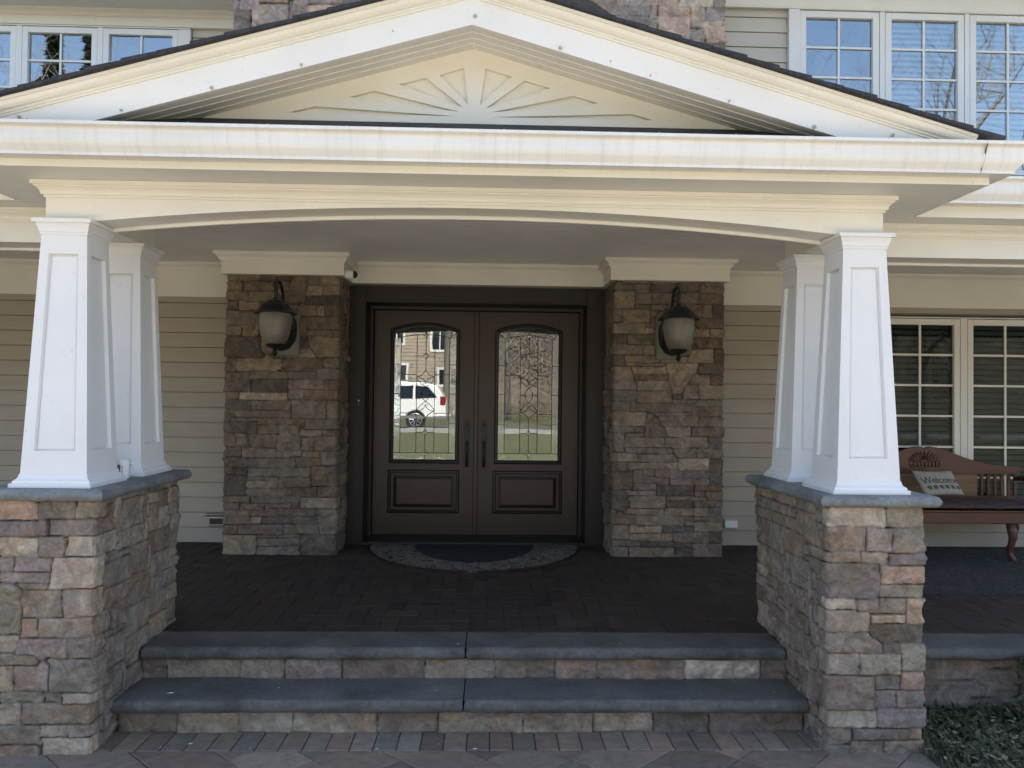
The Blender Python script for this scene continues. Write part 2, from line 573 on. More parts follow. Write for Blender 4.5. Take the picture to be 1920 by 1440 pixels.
def rough_slab(name, x0, x1, y0, y1, z0, z1, mat, parent, seed, sides='f', rad=.022, res=.014, amp=.010):
    # slab whose chosen edges are rock-faced: ring profile swept round the plan with noise
    prof = []
    h = z1 - z0
    for k in range(9):
        a = math.pi * k / 8 - math.pi / 2
        prof.append((math.cos(a) * rad - rad, z0 + h / 2 + math.sin(a) * h / 2))
    path = []
    def seg(a, b):
        n = max(1, int(math.dist(a, b) / res))
        for i in range(n):
            t = i / n
            if i and min(t, 1 - t) * math.dist(a, b) < rad * 1.3: continue
            path.append((a[0] + (b[0] - a[0]) * t, a[1] + (b[1] - a[1]) * t))
    A, B, Cc, D = (x0, y1), (x0, y0), (x1, y0), (x1, y1)
    seg(A, B); seg(B, Cc); seg(Cc, D); seg(D, A)
    n = len(path); vs = []
    mid = Vector(((x0 + x1) / 2, (y0 + y1) / 2))
    for i, p in enumerate(path):
        q = Vector(p); pr = Vector(path[i - 1]); nx = Vector(path[(i + 1) % n])
        def nn(a, b):
            d = (b - a).normalized(); return Vector((d.y, -d.x))
        m = nn(pr, q) + nn(q, nx); m = m / m.length_squared * 2
        onf = abs(p[1] - y0) < 1e-6; onl = abs(p[0] - x0) < 1e-6; onr = abs(p[0] - x1) < 1e-6; onb = abs(p[1] - y1) < 1e-6
        act = ('f' in sides and onf) or ('l' in sides and onl) or ('r' in sides and onr) or ('b' in sides and onb)
        for j, (o, z) in enumerate(prof):
            if act:
                u = np.float32(i * res); v = np.float32(z + seed)
                kk = math.sin(math.pi * j / 8) * min(1., min((math.dist(p, c_) for c_ in (A, B, Cc, D))) / .05 + .15)
                o2 = o + float(vnoise(u, v, 14., seed)) * amp * 2 * kk + float(vnoise(u, v, 45., seed + 9)) * amp * kk
                z2 = z + float(vnoise(u, v, 11., seed + 5)) * .006 * (1 if j < 4 else 0)
            else:
                o2, z2 = 0, z
            c = q + m * o2
            vs.append((c.x, c.y, z2))
    k = len(prof); fs = []
    for i in range(n):
        j2 = (i + 1) % n
        for j in range(k - 1):
            fs.append((i * k + j, j2 * k + j, j2 * k + j + 1, i * k + j + 1))
    fs.append(tuple(i * k + k - 1 for i in range(n)))
    fs.append(tuple(i * k for i in range(n - 1, -1, -1)))
    return MB().add(vs, fs).build(name, mat, parent, 'auto')

def tiles(name, polys, z, th, mat, parent, gap, chf, palette, seed, kind='structure'):
    # flat stones laid on a bed; every polygon gets its own colour and a small chamfer
    rnd = random.Random(seed)
    vs, fs, cs = [], [], []
    for poly in polys:
        c = Vector((sum(p[0] for p in poly) / len(poly), sum(p[1] for p in poly) / len(poly)))
        def ins(d):
            out = []
            n = len(poly)
            for i in range(n):
                a, b, e = Vector(poly[i - 1]), Vector(poly[i]), Vector(poly[(i + 1) % n])
                d1 = (b - a).normalized(); d2 = (e - b).normalized()
                n1 = Vector((-d1.y, d1.x)); n2 = Vector((-d2.y, d2.x))
                m = n1 + n2; m = m / m.length_squared * 2
                out.append(b + m * d)
            return out
        dz = rnd.uniform(-.0015, .0015); tl = rnd.uniform(-.004, .004)
        rings = [(gap, -th), (gap, -chf), (gap + chf, 0)]
        k = len(vs); n = len(poly)
        cc = rnd.choice(palette); f = rnd.uniform(.8, 1.2)
        cc = (cc[0] * f, cc[1] * f, cc[2] * f, 1)
        for d, zz in rings:
            for p in ins(d):
                zs = (z(p.x, p.y) if callable(z) else z) + zz
                vs.append((p.x, p.y, zs + dz + tl * (p.x - c.x))); cs.append(cc)
        for r in range(2):
            for i in range(n):
                fs.append((k + r * n + i, k + r * n + (i + 1) % n, k + (r + 1) * n + (i + 1) % n, k + (r + 1) * n + i))
        fs.append(tuple(k + 2 * n + i for i in range(n)))
    me = bpy.data.meshes.new(name)
    me.from_pydata(vs, [], fs)
    at = me.color_attributes.new('Col', 'FLOAT_COLOR', 'POINT')
    at.data.foreach_set('color', [x for c in cs for x in c])
    o = link(name, me, mat, parent)
    if kind: tag(o, kind=kind)
    return o

def clip_poly(poly, x0, x1, y0, y1):
    def cl(ps, f, inter):
        out = []
        for i in range(len(ps)):
            a, b = ps[i - 1], ps[i]
            if f(b):
                if not f(a): out.append(inter(a, b))
                out.append(b)
            elif f(a): out.append(inter(a, b))
        return out
    for ax, lim, sg in ((0, x0, 1), (0, x1, -1), (1, y0, 1), (1, y1, -1)):
        f = lambda p: sg * (p[ax] - lim) >= -1e-9
        def it(a, b):
            t = (lim - a[ax]) / (b[ax] - a[ax])
            return (a[0] + (b[0] - a[0]) * t, a[1] + (b[1] - a[1]) * t)
        poly = cl(poly, f, it)
        if len(poly) < 3: return []
    out = []
    for p in poly:
        if not out or math.dist(p, out[-1]) > .012: out.append(p)
    if len(out) > 2 and math.dist(out[0], out[-1]) <= .012: out.pop()
    if len(out) < 3: return []
    ar = sum(out[i - 1][0] * out[i][1] - out[i][0] * out[i - 1][1] for i in range(len(out))) / 2
    return out if ar > .0012 else []
# laid stones of the four faces, corners in half centimetres (x, z), letter = stone colour
STONES_RP = """L335,151,388,151,388,135,335,135 O388,151,422,152,422,135,388,134 T335,134,369,134,369,112,336,112 V370,134,394,134,394,112,370,111 G395,134,422,134,422,111,395,111 T336,111,364,111,364,101,336,101 T365,111,392,111,392,100,365,100 V392,110,421,110,421,99,392,99 G336,101,384,101,384,69,336,69 P384,99,423,99,423,81,384,81 T383,81,423,81,423,69,383,69 L335,67,361,68,361,58,335,58 T362,67,382,67,382,55,363,55 T383,68,408,68,408,54,383,54 P408,68,424,68,424,45,408,45 P376,53,408,53,408,46,376,45 T335,57,374,57,374,38,335,37 D374,44,426,44,426,27,374,27 T336,36,385,36,385,18,336,18 B386,27,402,27,402,18,386,18 O402,26,428,26,429,2,403,2 L335,17,364,17,364,-2,335,-2 T365,17,403,18,403,-2,365,-2 P404,1,429,1,429,-16,404,-16 G378,-3,403,-3,403,-16,379,-16 B336,-3,378,-3,378,-34,336,-34 V379,-17,398,-17,398,-32,379,-32 G399,-17,429,-17,429,-32,399,-32 L336,-35,381,-35,381,-51,336,-51 V381,-34,428,-34,428,-51,381,-51 T337,-52,358,-52,358,-66,337,-66 G359,-52,412,-52,412,-62,359,-62 P412,-50,428,-50,428,-63,412,-62 G337,-66,355,-66,355,-74,337,-74 T356,-63,388,-63,388,-74,356,-74 T389,-63,429,-63,429,-74,389,-74"""
STONES_LP = """P-419,150,-385,151,-385,135,-419,135 G-385,151,-352,151,-352,137,-385,136 T-351,151,-336,151,-335,137,-351,137 V-419,135,-376,135,-376,121,-419,121 G-376,136,-336,136,-336,121,-376,121 L-419,119,-384,119,-384,102,-418,102 G-384,120,-362,120,-361,102,-383,102 L-358,120,-336,121,-336,103,-361,103 G-418,101,-406,101,-406,89,-418,89 V-405,101,-372,101,-372,89,-405,89 V-418,88,-374,88,-373,79,-418,79 T-404,79,-376,79,-376,74,-404,74 L-371,101,-336,102,-336,74,-375,74 O-418,78,-399,78,-398,33,-417,33 T-398,72,-363,72,-363,48,-398,48 L-363,72,-335,73,-335,49,-362,49 P-399,47,-384,47,-383,31,-399,31 T-383,47,-335,47,-335,31,-382,31 L-416,32,-400,32,-400,17,-416,17 V-400,29,-357,30,-357,12,-405,16 G-356,30,-335,30,-334,12,-356,12 T-416,15,-384,16,-384,5,-416,5 V-403,5,-373,5,-372,-18,-403,-18 O-372,11,-335,11,-334,-18,-372,-18 T-416,5,-404,5,-404,-18,-415,-18 O-415,-19,-377,-19,-377,-28,-415,-28 G-377,-19,-360,-19,-360,-28,-376,-28 L-360,-19,-334,-19,-333,-29,-359,-29 L-415,-29,-397,-29,-396,-47,-415,-47 T-396,-29,-338,-29,-337,-48,-396,-47 G-415,-48,-380,-48,-379,-65,-414,-65 T-379,-48,-356,-48,-355,-58,-379,-58 T-355,-48,-336,-48,-336,-59,-355,-59 T-414,-66,-381,-66,-381,-74,-414,-74 L-377,-59,-337,-59,-337,-74,-377,-74"""
STONES_LW = """G-399,443,-348,443,-348,434,-399,433 D-348,443,-294,443,-294,433,-348,432 B-294,442,-273,442,-274,402,-308,397 G-272,442,-253,442,-253,429,-272,429 T-253,442,-219,443,-219,429,-253,428 B-400,432,-374,432,-374,417,-400,417 B-373,432,-324,433,-323,417,-373,417 B-324,432,-300,433,-300,418,-323,417 G-398,415,-365,416,-365,402,-398,401 T-364,416,-323,417,-323,402,-364,401 T-272,427,-247,428,-247,412,-272,412 T-246,427,-219,428,-219,412,-246,412 D-272,410,-219,411,-219,397,-271,396 D-400,400,-380,400,-380,386,-399,386 T-379,400,-344,400,-344,386,-379,386 B-344,400,-308,401,-308,387,-344,386 G-399,385,-346,386,-346,363,-398,363 G-302,395,-285,395,-285,379,-301,379 G-284,395,-257,395,-256,379,-284,378 T-256,396,-244,396,-244,379,-255,379 B-243,395,-219,396,-219,379,-243,379 O-401,362,-375,362,-374,346,-400,346 T-374,363,-347,363,-347,344,-373,343 G-286,377,-274,378,-274,346,-285,346 B-273,377,-222,378,-222,358,-272,357 G-272,356,-242,357,-242,346,-272,346 G-241,357,-222,357,-222,347,-241,346 D-402,345,-343,346,-343,311,-401,310 D-286,345,-271,345,-271,326,-286,326 T-270,345,-219,345,-219,313,-254,313 L-286,325,-269,326,-254,313,-285,313 O-322,322,-306,323,-306,310,-322,310 O-305,322,-286,322,-286,311,-305,311 G-346,385,-287,386,-286,324,-344,323 G-400,309,-383,309,-382,288,-399,288 T-381,309,-311,310,-310,290,-381,290 B-310,310,-245,311,-244,295,-310,295 O-244,312,-218,312,-218,296,-243,296 B-318,294,-256,294,-256,291,-318,290 G-359,289,-256,290,-255,278,-358,277 G-254,294,-219,295,-219,278,-254,278 B-399,287,-359,287,-358,257,-399,256 D-357,276,-300,277,-299,257,-356,256 G-299,277,-243,277,-243,262,-299,261 B-242,277,-220,278,-220,261,-242,261 B-399,255,-376,256,-376,245,-399,245 L-376,256,-300,256,-300,245,-375,244 T-299,260,-275,261,-275,246,-298,245 B-274,261,-220,261,-220,245,-274,245 D-399,243,-357,244,-357,227,-399,227 B-356,243,-295,244,-295,229,-356,228 B-401,227,-383,227,-382,210,-401,210 B-383,227,-295,228,-294,217,-382,216 G-381,216,-347,216,-347,210,-381,210 V-294,244,-239,245,-239,216,-294,215 G-239,245,-221,245,-220,215,-238,215 B-346,216,-272,216,-272,205,-346,205 D-401,209,-347,210,-346,192,-401,191 B-346,204,-313,205,-313,190,-345,190 G-272,214,-219,214,-219,199,-271,198 O-311,204,-280,205,-276,155,-317,152 T-279,197,-245,198,-245,187,-279,187 B-244,197,-219,197,-219,189,-244,189 B-401,189,-381,190,-381,169,-401,169 G-380,190,-363,190,-363,184,-380,184 G-380,184,-359,184,-359,169,-380,169 B-362,189,-316,189,-317,168,-358,169 G-401,168,-372,168,-372,154,-401,153 V-370,168,-317,168,-317,153,-370,152 O-276,185,-257,185,-257,164,-276,164 B-256,187,-220,187,-220,164,-256,164 G-275,163,-249,163,-249,154,-275,154 G-248,163,-222,163,-222,141,-244,141 D-401,152,-350,152,-350,137,-400,137 G-349,152,-286,152,-286,137,-349,137 B-287,154,-248,153,-246,141,-283,137 B-400,136,-383,136,-383,126,-399,126 D-383,136,-361,136,-361,123,-382,123 O-360,136,-263,137,-263,123,-360,122 B-261,139,-222,139,-222,108,-260,109 D-401,125,-362,125,-361,92,-400,92 G-361,121,-313,122,-313,117,-361,117 L-362,116,-313,116,-314,105,-365,105 B-312,121,-261,122,-260,105,-312,105 T-365,104,-291,104,-292,93,-368,93 B-291,107,-251,107,-251,91,-290,91 B-251,107,-222,107,-222,91,-250,91 B-400,91,-356,92,-356,82,-400,81 G-355,92,-278,93,-278,81,-355,81 T-277,90,-223,90,-222,74,-277,73 B-400,80,-373,81,-372,70,-400,70 B-372,80,-334,80,-333,70,-372,69 B-333,80,-292,80,-292,72,-333,72 B-291,80,-278,80,-278,73,-291,73 B-400,69,-356,69,-355,47,-400,47 B-355,71,-254,72,-254,60,-355,60 G-250,71,-219,71,-220,33,-245,33 L-354,59,-338,59,-338,48,-354,48 D-337,59,-250,60,-250,48,-337,48 B-400,46,-374,47,-374,31,-399,31 G-374,47,-305,47,-303,31,-376,31 O-302,47,-248,48,-247,32,-302,32 T-400,30,-346,30,-345,3,-400,2 V-344,30,-276,31,-276,26,-344,26 G-344,25,-279,25,-278,13,-344,13 G-345,12,-277,13,-277,1,-345,0 D-276,31,-226,31,-226,3,-276,3"""
STONES_RW = """G234,442,343,444,343,440,234,438 G219,437,278,438,278,429,219,428 D279,438,357,439,357,426,279,425 G358,435,399,436,399,425,358,424 G370,444,399,444,399,436,370,436 T219,427,253,427,253,398,220,398 G254,427,278,428,278,424,254,424 G254,423,279,424,280,406,254,406 G280,424,313,425,313,406,280,406 G325,424,357,424,357,407,325,406 B358,424,399,425,399,408,358,407 G253,404,280,405,280,399,253,398 G280,405,300,405,300,396,281,396 G300,405,334,406,334,401,300,400 B334,405,363,406,363,386,335,385 T364,406,379,406,379,385,364,385 D380,406,400,406,400,386,380,385 G217,396,233,397,233,376,217,375 T234,397,278,397,278,376,234,375 G279,395,293,395,293,385,279,385 G279,384,287,384,287,367,279,367 G271,376,279,376,279,368,272,368 T218,373,271,374,272,358,218,357 L269,367,282,367,282,357,269,357 B356,384,399,384,399,368,357,367 D218,356,241,356,241,341,218,340 G242,356,285,357,285,340,242,340 T347,366,374,367,374,355,347,354 G375,367,398,367,398,353,375,353 B348,351,398,353,398,336,356,335 G217,339,267,340,267,324,217,323 T268,338,286,339,286,324,268,323 D344,340,356,340,356,334,344,334 G286,394,347,395,348,323,287,322 T341,334,381,334,381,313,341,312 D382,335,398,335,398,313,382,313 D218,322,237,322,237,305,218,305 T237,322,295,323,295,312,238,311 T296,320,339,321,339,312,296,312 B239,310,303,311,303,305,239,305 T304,310,358,310,328,262,314,262 D359,311,398,312,398,293,360,293 V218,304,248,304,257,268,218,267 T249,304,304,305,304,292,249,292 B251,291,306,292,306,283,251,282 T255,282,307,282,312,267,258,266 T351,291,376,293,376,277,342,276 D376,293,398,293,398,277,377,277 G218,266,256,266,256,250,219,249 T258,265,314,266,314,246,258,246 G315,260,329,261,329,253,315,253 G315,252,358,253,358,246,315,245 T339,276,355,276,358,253,330,253 T356,276,398,276,398,253,360,253 G218,248,246,248,247,233,218,232 G248,246,350,246,345,232,248,232 G351,252,398,253,398,242,352,242 B346,241,375,241,375,227,346,227 V376,241,398,241,398,225,376,225 T218,231,273,232,273,209,218,209 G289,230,345,231,345,227,289,226 B274,230,288,225,310,191,271,191 T294,225,356,225,356,209,295,209 G358,225,398,226,398,209,358,209 O219,208,251,208,251,199,219,198 B252,207,270,208,270,198,252,198 T306,208,346,208,346,193,306,192 B347,207,398,208,398,193,347,193 G218,197,237,197,237,167,219,167 G238,197,268,198,268,192,238,191 O238,190,303,191,303,175,238,174 T304,190,373,191,374,174,304,174 D374,190,398,191,398,174,374,174 V240,174,315,174,315,165,240,164 G317,172,354,173,355,158,327,157 O355,173,397,173,398,158,355,158 T219,166,260,167,260,152,219,151 V261,163,315,164,325,152,261,151 L326,157,376,158,376,138,326,137 D376,157,398,157,399,116,377,116 B219,150,243,150,243,136,220,136 T244,150,325,151,325,140,244,140 B220,135,252,135,253,107,220,107 T252,138,286,139,286,128,253,128 V286,139,374,139,374,125,287,125 V253,127,311,128,311,116,253,116 V312,125,375,126,375,115,312,115 V253,116,290,116,290,106,253,105 D291,113,352,114,352,98,291,97 B352,113,398,114,398,106,352,105 V243,105,289,105,289,98,243,98 D221,105,240,105,247,80,222,69 T248,97,305,98,305,77,248,77 G306,96,373,96,373,90,306,90 G352,105,369,105,369,97,352,97 B370,104,398,105,398,91,370,91 D306,89,349,90,349,79,306,79 B351,89,398,90,398,79,351,79 T247,77,303,77,302,67,241,68 G304,77,374,78,374,65,304,64 D375,79,397,79,397,56,375,56 B220,66,256,66,257,51,220,50 T258,65,335,66,335,51,258,50 G336,64,374,64,374,57,336,57 G337,55,351,55,351,49,337,49 T353,55,397,56,397,41,353,41 G220,49,246,49,246,27,220,27 L247,48,299,49,299,38,247,37 D300,48,349,49,350,39,300,38 T247,37,317,37,317,26,247,25 G318,39,376,39,377,22,318,22 D377,39,397,39,398,22,377,22 G221,26,264,26,264,17,221,16 D265,24,349,25,349,16,265,15 G221,15,246,15,246,0,221,0 T246,15,320,15,320,0,246,-1 D321,13,349,13,349,-1,321,-1 B349,20,398,21,398,-1,349,-2"""

# =================================================================== SETTING
def floor_z(x, y):
    return -.04 * max(0, 6.3 - y) / 2.2

tag(MB().add([(-120, -140, -.385), (120, -140, -.385), (120, 60, -.385), (-120, 60, -.385)], [(0, 1, 2, 3)]).build('ground', simple('soil', (.075, .07, .05), .95, .4, 1.5, .4), None), kind='structure')

def lawn_mat():
    m, nt, bs = new_mat('lawn_grass')
    n = noise(nt, .8, 6, .7); n2 = noise(nt, 30, 5, .7)
    a = ramp(nt, n.outputs[0], [(.3, (.105, .105, .045)), (.7, (.165, .155, .08))])
    b = ramp(nt, n2.outputs[0], [(.3, g(.6)), (.7, g(1.3))])
    nt.links.new(mixc(nt, a.outputs[0], b.outputs[0], 1., 'MULTIPLY'), bs.inputs['Base Color'])
    bs.inputs['Roughness'].default_value = .95
    bump(nt, bs, n2.outputs[0], .8, .03)
    return m
LAWN = lawn_mat()
# lawn rising gently away from the house, beyond the forecourt
def sheet(name, x0, x1, y0, y1, fz, mat, nx=24, ny=24):
    vs = [(x0 + (x1 - x0) * i / nx, y0 + (y1 - y0) * j / ny) for j in range(ny + 1) for i in range(nx + 1)]
    vs = [(x, y, fz(x, y)) for x, y in vs]
    fs = [(j * (nx + 1) + i, j * (nx + 1) + i + 1, (j + 1) * (nx + 1) + i + 1, (j + 1) * (nx + 1) + i) for j in range(ny) for i in range(nx)]
    return tag(MB().add(vs, fs).build(name, mat), kind='structure')
def lawn_z(x, y):
    t = min(1, max(0, (-4.5 - y) / 9)); return -.372 + .46 * t * t * (3 - 2 * t)
sheet('lawn', -60, 60, -90, -4.5, lawn_z, LAWN)
FORE = simple('forecourt_paving', (.50, .42, .32), .85, .25, 3, .3, fine=40)
tag(MB().box(-9, 9, -4.5, 1.6, -.384, -.372).build('driveway', FORE), kind='structure')
ROADM = simple('road_asphalt', (.11, .11, .112), .9, .2, 5, .3)
def road_z(x, y): return lawn_z(x, y) + .012
sheet('road', -60, 60, -19.5, -13.6, road_z, ROADM, 20, 4)
KERBM = simple('kerb_concrete', (.32, .31, .29), .85, .1, 5, .2)
tag(MB().box(-60, 60, -13.6, -13.42, -.2, lawn_z(0, -13.6) + .13).build('kerb', KERBM), kind='structure')

# paver walk at the foot of the steps: soldier course, then big diagonal pavers
tag(MB().add([(-3, 1.6, -.379), (2.35, 1.6, -.379), (2.35, 3.9, -.379), (-3, 3.9, -.379)], [(0, 1, 2, 3)]).build('paving_bed', JOINT), kind='structure')
rnd = random.Random(5)
polys = []
x = -3.0
while x < 1.70:
    wd = .1075
    polys.append([(x, 3.67), (x + wd, 3.67), (x + wd, 3.888), (x, 3.888)])
    x += wd
for (ax, bx) in ((-1.66, 1.66),):
    pass
pp = []
S = .27
for i in range(-20, 21):
    for j in range(-20, 21):
        ww = S * (1 if (i + j) % 3 else 1)
        cx = .1 + (i - j) * S * .7071; cy = 3.0 + (i + j) * S * .7071
        q = [(cx, cy - S * .7071), (cx + S * .7071, cy), (cx, cy + S * .7071), (cx - S * .7071, cy)]
        q = clip_poly(q, -3, 2.3, 1.6, 3.667)
        if q: pp.append(q)
for j in range(2):
    pass
PC = [(.22, .16, .11), (.25, .19, .135), (.19, .135, .095), (.26, .17, .12), (.215, .175, .13)]
polys = [q for q in polys if q[0][0] > -1.75]
tiles('paving', polys + pp, -.37, .03, PAVER, None, .0022, .004, PC, 7)

# =================================================================== PORCH FLOOR
tag(MB().add([(-7, 4.22, -.30), (7.2, 4.22, -.30), (7.2, 4.22, -.0475), (-7, 4.22, -.0475), (-7, 6.95, -.012), (7.2, 6.95, -.012), (7.2, 6.95, -.3), (-7, 6.95, -.3)],
             [(0, 1, 2, 3), (3, 2, 5, 4)]).build('porch_floor_bed', simple('dark_joint', (.025, .020, .017), .95, .2, 30)), kind='structure')
W_ = .10
bricks = []
for j in range(-90, 95):
    for k in range(-26, 27):
        x = j + 4 * k
        for (a, b, w2, h2) in ((x, j, 2, 1), (x + 3, j, 1, 2)):
            x0, y0 = a * W_, 4.38 + b * W_
            if y0 > 6.9 or y0 < 4.0 or x0 > 6.6 or x0 < -3.2: continue
            q = clip_poly([(x0, y0), (x0 + w2 * W_, y0), (x0 + w2 * W_, y0 + h2 * W_), (x0, y0 + h2 * W_)], -3, 6.6, 4.375, 6.845)
            if q: bricks.append(q)
BC = [(.044, .027, .019), (.050, .029, .020), (.038, .025, .018), (.053, .033, .024), (.041, .029, .023)]
tiles('porch_floor', bricks, floor_z, .010, BRICK, None, .0010, .0022, BC, 3)

# =================================================================== STONE STEPS
steps = empty('stone_steps', (0, 3.88, -.37), 'two bluestone steps with stone risers between the stone piers', 'steps')
for x0, x1, sd in ((-1.655, -.012, 1), (-.006, 1.655, 2)):
    o = rough_slab('tread', x0, x1, 4.09, 4.372, -.10, -.036, BLUESTONE, steps, sd, 'f', .02)
for x0, x1, sd in ((-1.665, -.012, 3), (-.006, 1.665, 4)):
    o = rough_slab('tread', x0, x1, 3.81, 4.15, -.262, -.20, BLUESTONE, steps, sd, 'f', .02)
def riser(name, xs, cols_, y, z0, z1, seed, parent):
    hand = []
    for i in range(len(xs) - 1):
        hand.append((cols_[i], [(xs[i] + .001, z1), (xs[i + 1] - .001, z1), (xs[i + 1] - .001, z0), (xs[i] + .001, z0)]))
    return stone_wall(name, [(xs[0], y + .06), (xs[0] + .0, y), (xs[-1], y), (xs[-1], y + .06)], z0 - .003, z1 + .003, .007, seed, parent, hand, 1, depth=.014, joint=.006)
riser('riser', [-1.672, -1.539, -1.168, -.938, -.647, -.22, .147, .458, .676, 1.133, 1.531, 1.672], 'BOGVBGGBBLB', 4.13, -.200, -.098, 11, steps)
riser('riser', [-1.672, -1.384, -1.088, -.831, -.426, -.135, .282, .622, .918, 1.189, 1.672], 'GTLTGTTLDG', 3.88, -.372, -.262, 12, steps)

# low wall and bluestone edge of the porch to the right and left of the steps
for sx, nm, lab in ((1, 'porch_edge_wall', 'low rough stone wall with bluestone edge carrying the porch right of the right pier'), (-1, 'porch_edge_wall', 'low rough stone wall with bluestone edge carrying the porch left of the left pier')):
    e = empty(nm, (sx * 4, 4.15, -.37), lab, 'wall', 'low walls under the porch edge')
    xa, xb = (2.15, 6.2) if sx > 0 else (-6.2, -2.15)
    stone_wall('stonework', [(xa, 4.3), (xa, 4.16), (xb, 4.16), (xb, 4.3)], -.372, -.098, .012, 21 + sx, e, palette='BGTOGB', hr=(2, 5), wr=(6, 14))
    rough_slab('edging_slab', xa, xb, 4.09, 4.372, -.10, -.036, BLUESTONE, e, 5 + sx, 'f', .02, .03)

# =================================================================== PIERS
def pier(sx, hand, seed, lab):
    x0, x1 = (1.674, 2.128) if sx > 0 else (-2.128, -1.674)
    e = empty('stone_pier', ((x0 + x1) / 2, 4.11, -.37), lab, 'pier', 'stone piers carrying the porch columns')
    stone_wall('stonework', [(x0, 4.592), (x0, 3.632), (x1, 3.632), (x1, 4.592), (x0, 4.592)], -.375, .768, .0062, seed, e, parse(hand), 1, palette='TGBGVTBGGV')
    rough_slab('cap_stone', x0 - .055, x1 + .055, 3.578, 4.645, .765, .82, CAPSTONE, e, seed, 'flrb', .026)
    return e
pier(-1, STONES_LP, 31, 'left stone pier with bluestone cap and a white mug on it')
pier(1, STONES_RP, 32, 'right stone pier with bluestone cap beside the dark yard')

# =================================================================== COLUMNS
def ring(mb, cx, cy, prof):
    # square mouldings: prof (half width, z)
    vs = []; fs = []
    for h, z in prof:
        vs += [(cx - h, cy - h, z), (cx + h, cy - h, z), (cx + h, cy + h, z), (cx - h, cy + h, z)]
    for i in range(len(prof) - 1):
        for j in range(4):
            fs.append((i * 4 + j, i * 4 + (j + 1) % 4, i * 4 + 4 + (j + 1) % 4, i * 4 + 4 + j))
    fs.append((3, 2, 1, 0)); k = 4 * (len(prof) - 1); fs.append((k, k + 1, k + 2, k + 3))
    return mb.add(vs, fs)

def column(cx, cy, lab):
    e = empty('porch_column', (cx, cy, .82), lab, 'column', 'tapered white columns on the stone piers')
    hb, zb, zt, ht = .150, .865, 2.020, .1025
    def hw(z): return hb + (ht - hb) * (z - zb) / (zt - zb)
    m = MB(); pn = []
    za, zc = .985, 1.895
    for q in range(4):
        ca, sa = math.cos(q * math.pi / 2), math.sin(q * math.pi / 2)
        def P(s_, d, z):
            # s_: along the face, d: outward depth
            x, y = s_, -d
            return (cx + x * ca - y * sa, cy + x * sa + y * ca, z)
        H = hw
        mg = lambda z: H(z) - (.052 if z < 1.4 else .040)
        o = [P(-H(zb), H(zb), zb), P(H(zb), H(zb), zb), P(H(zt), H(zt), zt), P(-H(zt), H(zt), zt)]
        i = [P(-mg(za), H(za), za), P(mg(za), H(za), za), P(mg(zc), H(zc), zc), P(-mg(zc), H(zc), zc)]
        r = .020; b = .004
        j = [P(-mg(za) + b, H(za) - r, za + b), P(mg(za) - b, H(za) - r, za + b), P(mg(zc) - b, H(zc) - r, zc - b), P(-mg(zc) + b, H(zc) - r, zc - b)]
        vs = o + i + j
        m.add(vs, [(0, 1, 5, 4), (1, 2, 6, 5), (2, 3, 7, 6), (3, 0, 4, 7), (4, 5, 9, 8), (5, 6, 10, 9), (6, 7, 11, 10), (7, 4, 8, 11)])
        c = .007; d = .009
        k = [P(-mg(za) + b + d, H(za) - r + c, za + b + d), P(mg(za) - b - d, H(za) - r + c, za + b + d), P(mg(zc) - b - d, H(zc) - r + c, zc - b - d), P(-mg(zc) + b + d, H(zc) - r + c, zc - b - d)]
        p = MB().add(j + k, [(0, 1, 5, 4), (1, 2, 6, 5), (2, 3, 7, 6), (3, 0, 4, 7), (4, 5, 6, 7)])
        pn.append(p)
    m.build('shaft', COLW, e)
    for p in pn: p.build('panel', COLW, e)
    b = MB()
    ring(b, cx, cy, [(.1825, .8205), (.1825, .838), (.172, .841), (.172, .848), (.168, .853), (.160, .858), (.155, .868), (.153, .880), (.147, .880)])
    b.build('base', COLW, e)
    c_ = MB()
    ring(c_, cx, cy, [(.098, 1.983), (.109, 1.983), (.109, 1.994), (.1125, 1.996), (.1125, 2.002), (.1145, 2.012), (.1200, 2.024), (.1225, 2.028), (.1225, 2.0365), (.1345, 2.0365), (.1345, 2.0545), (.10, 2.0545)])
    c_.build('capital', COLW, e)
column(-1.882, 3.815, 'nearest white tapered column on the left pier, brightest of the two')
column(-1.882, 4.376, 'rear white tapered column on the left pier, behind the mug')
column(1.882, 3.815, 'nearest white tapered column on the right pier, in front of its twin')
column(1.882, 4.376, 'rear white tapered column on the right pier, partly hidden by the front one')

# =================================================================== PORCH ROOF
roof = empty('porch_roof', (0, 3.5, 2.237), 'white gabled porch roof with sunburst pediment, gutter and arched beam on the columns', 'porch roof')
# arched front beam
def arch_z(x):
    hw_, z0, z1 = 1.75, 2.057, 2.150
    Rr = (hw_ ** 2 + (z1 - z0) ** 2) / (2 * (z1 - z0))
    return z1 - Rr + math.sqrt(Rr * Rr - x * x) if abs(x) < hw_ else z0
xs = [-1.985, -1.75] + [-1.75 + 3.5 * i / 48 for i in range(1, 48)] + [1.75, 1.985]
bm_ = MB()
vs = []; n = len(xs)
for x in xs: vs += [(x, 3.74, arch_z(x)), (x, 3.74, 2.2365), (x, 3.905, arch_z(x)), (x, 3.905, 2.2365)]
fs = []
for i in range(n - 1):
    a, b = i * 4, i * 4 + 4
    fs += [(a, b, b + 1, a + 1), (a + 2, a + 3, b + 3, b + 2), (a, a + 2, b + 2, b), (a + 1, b + 1, b + 3, a + 3)]
fs += [(0, 1, 3, 2), ((n - 1) * 4, (n - 1) * 4 + 2, (n - 1) * 4 + 3, (n - 1) * 4 + 1)]
bm_.add(vs, fs).build('arched_beam', CREAM, roof)
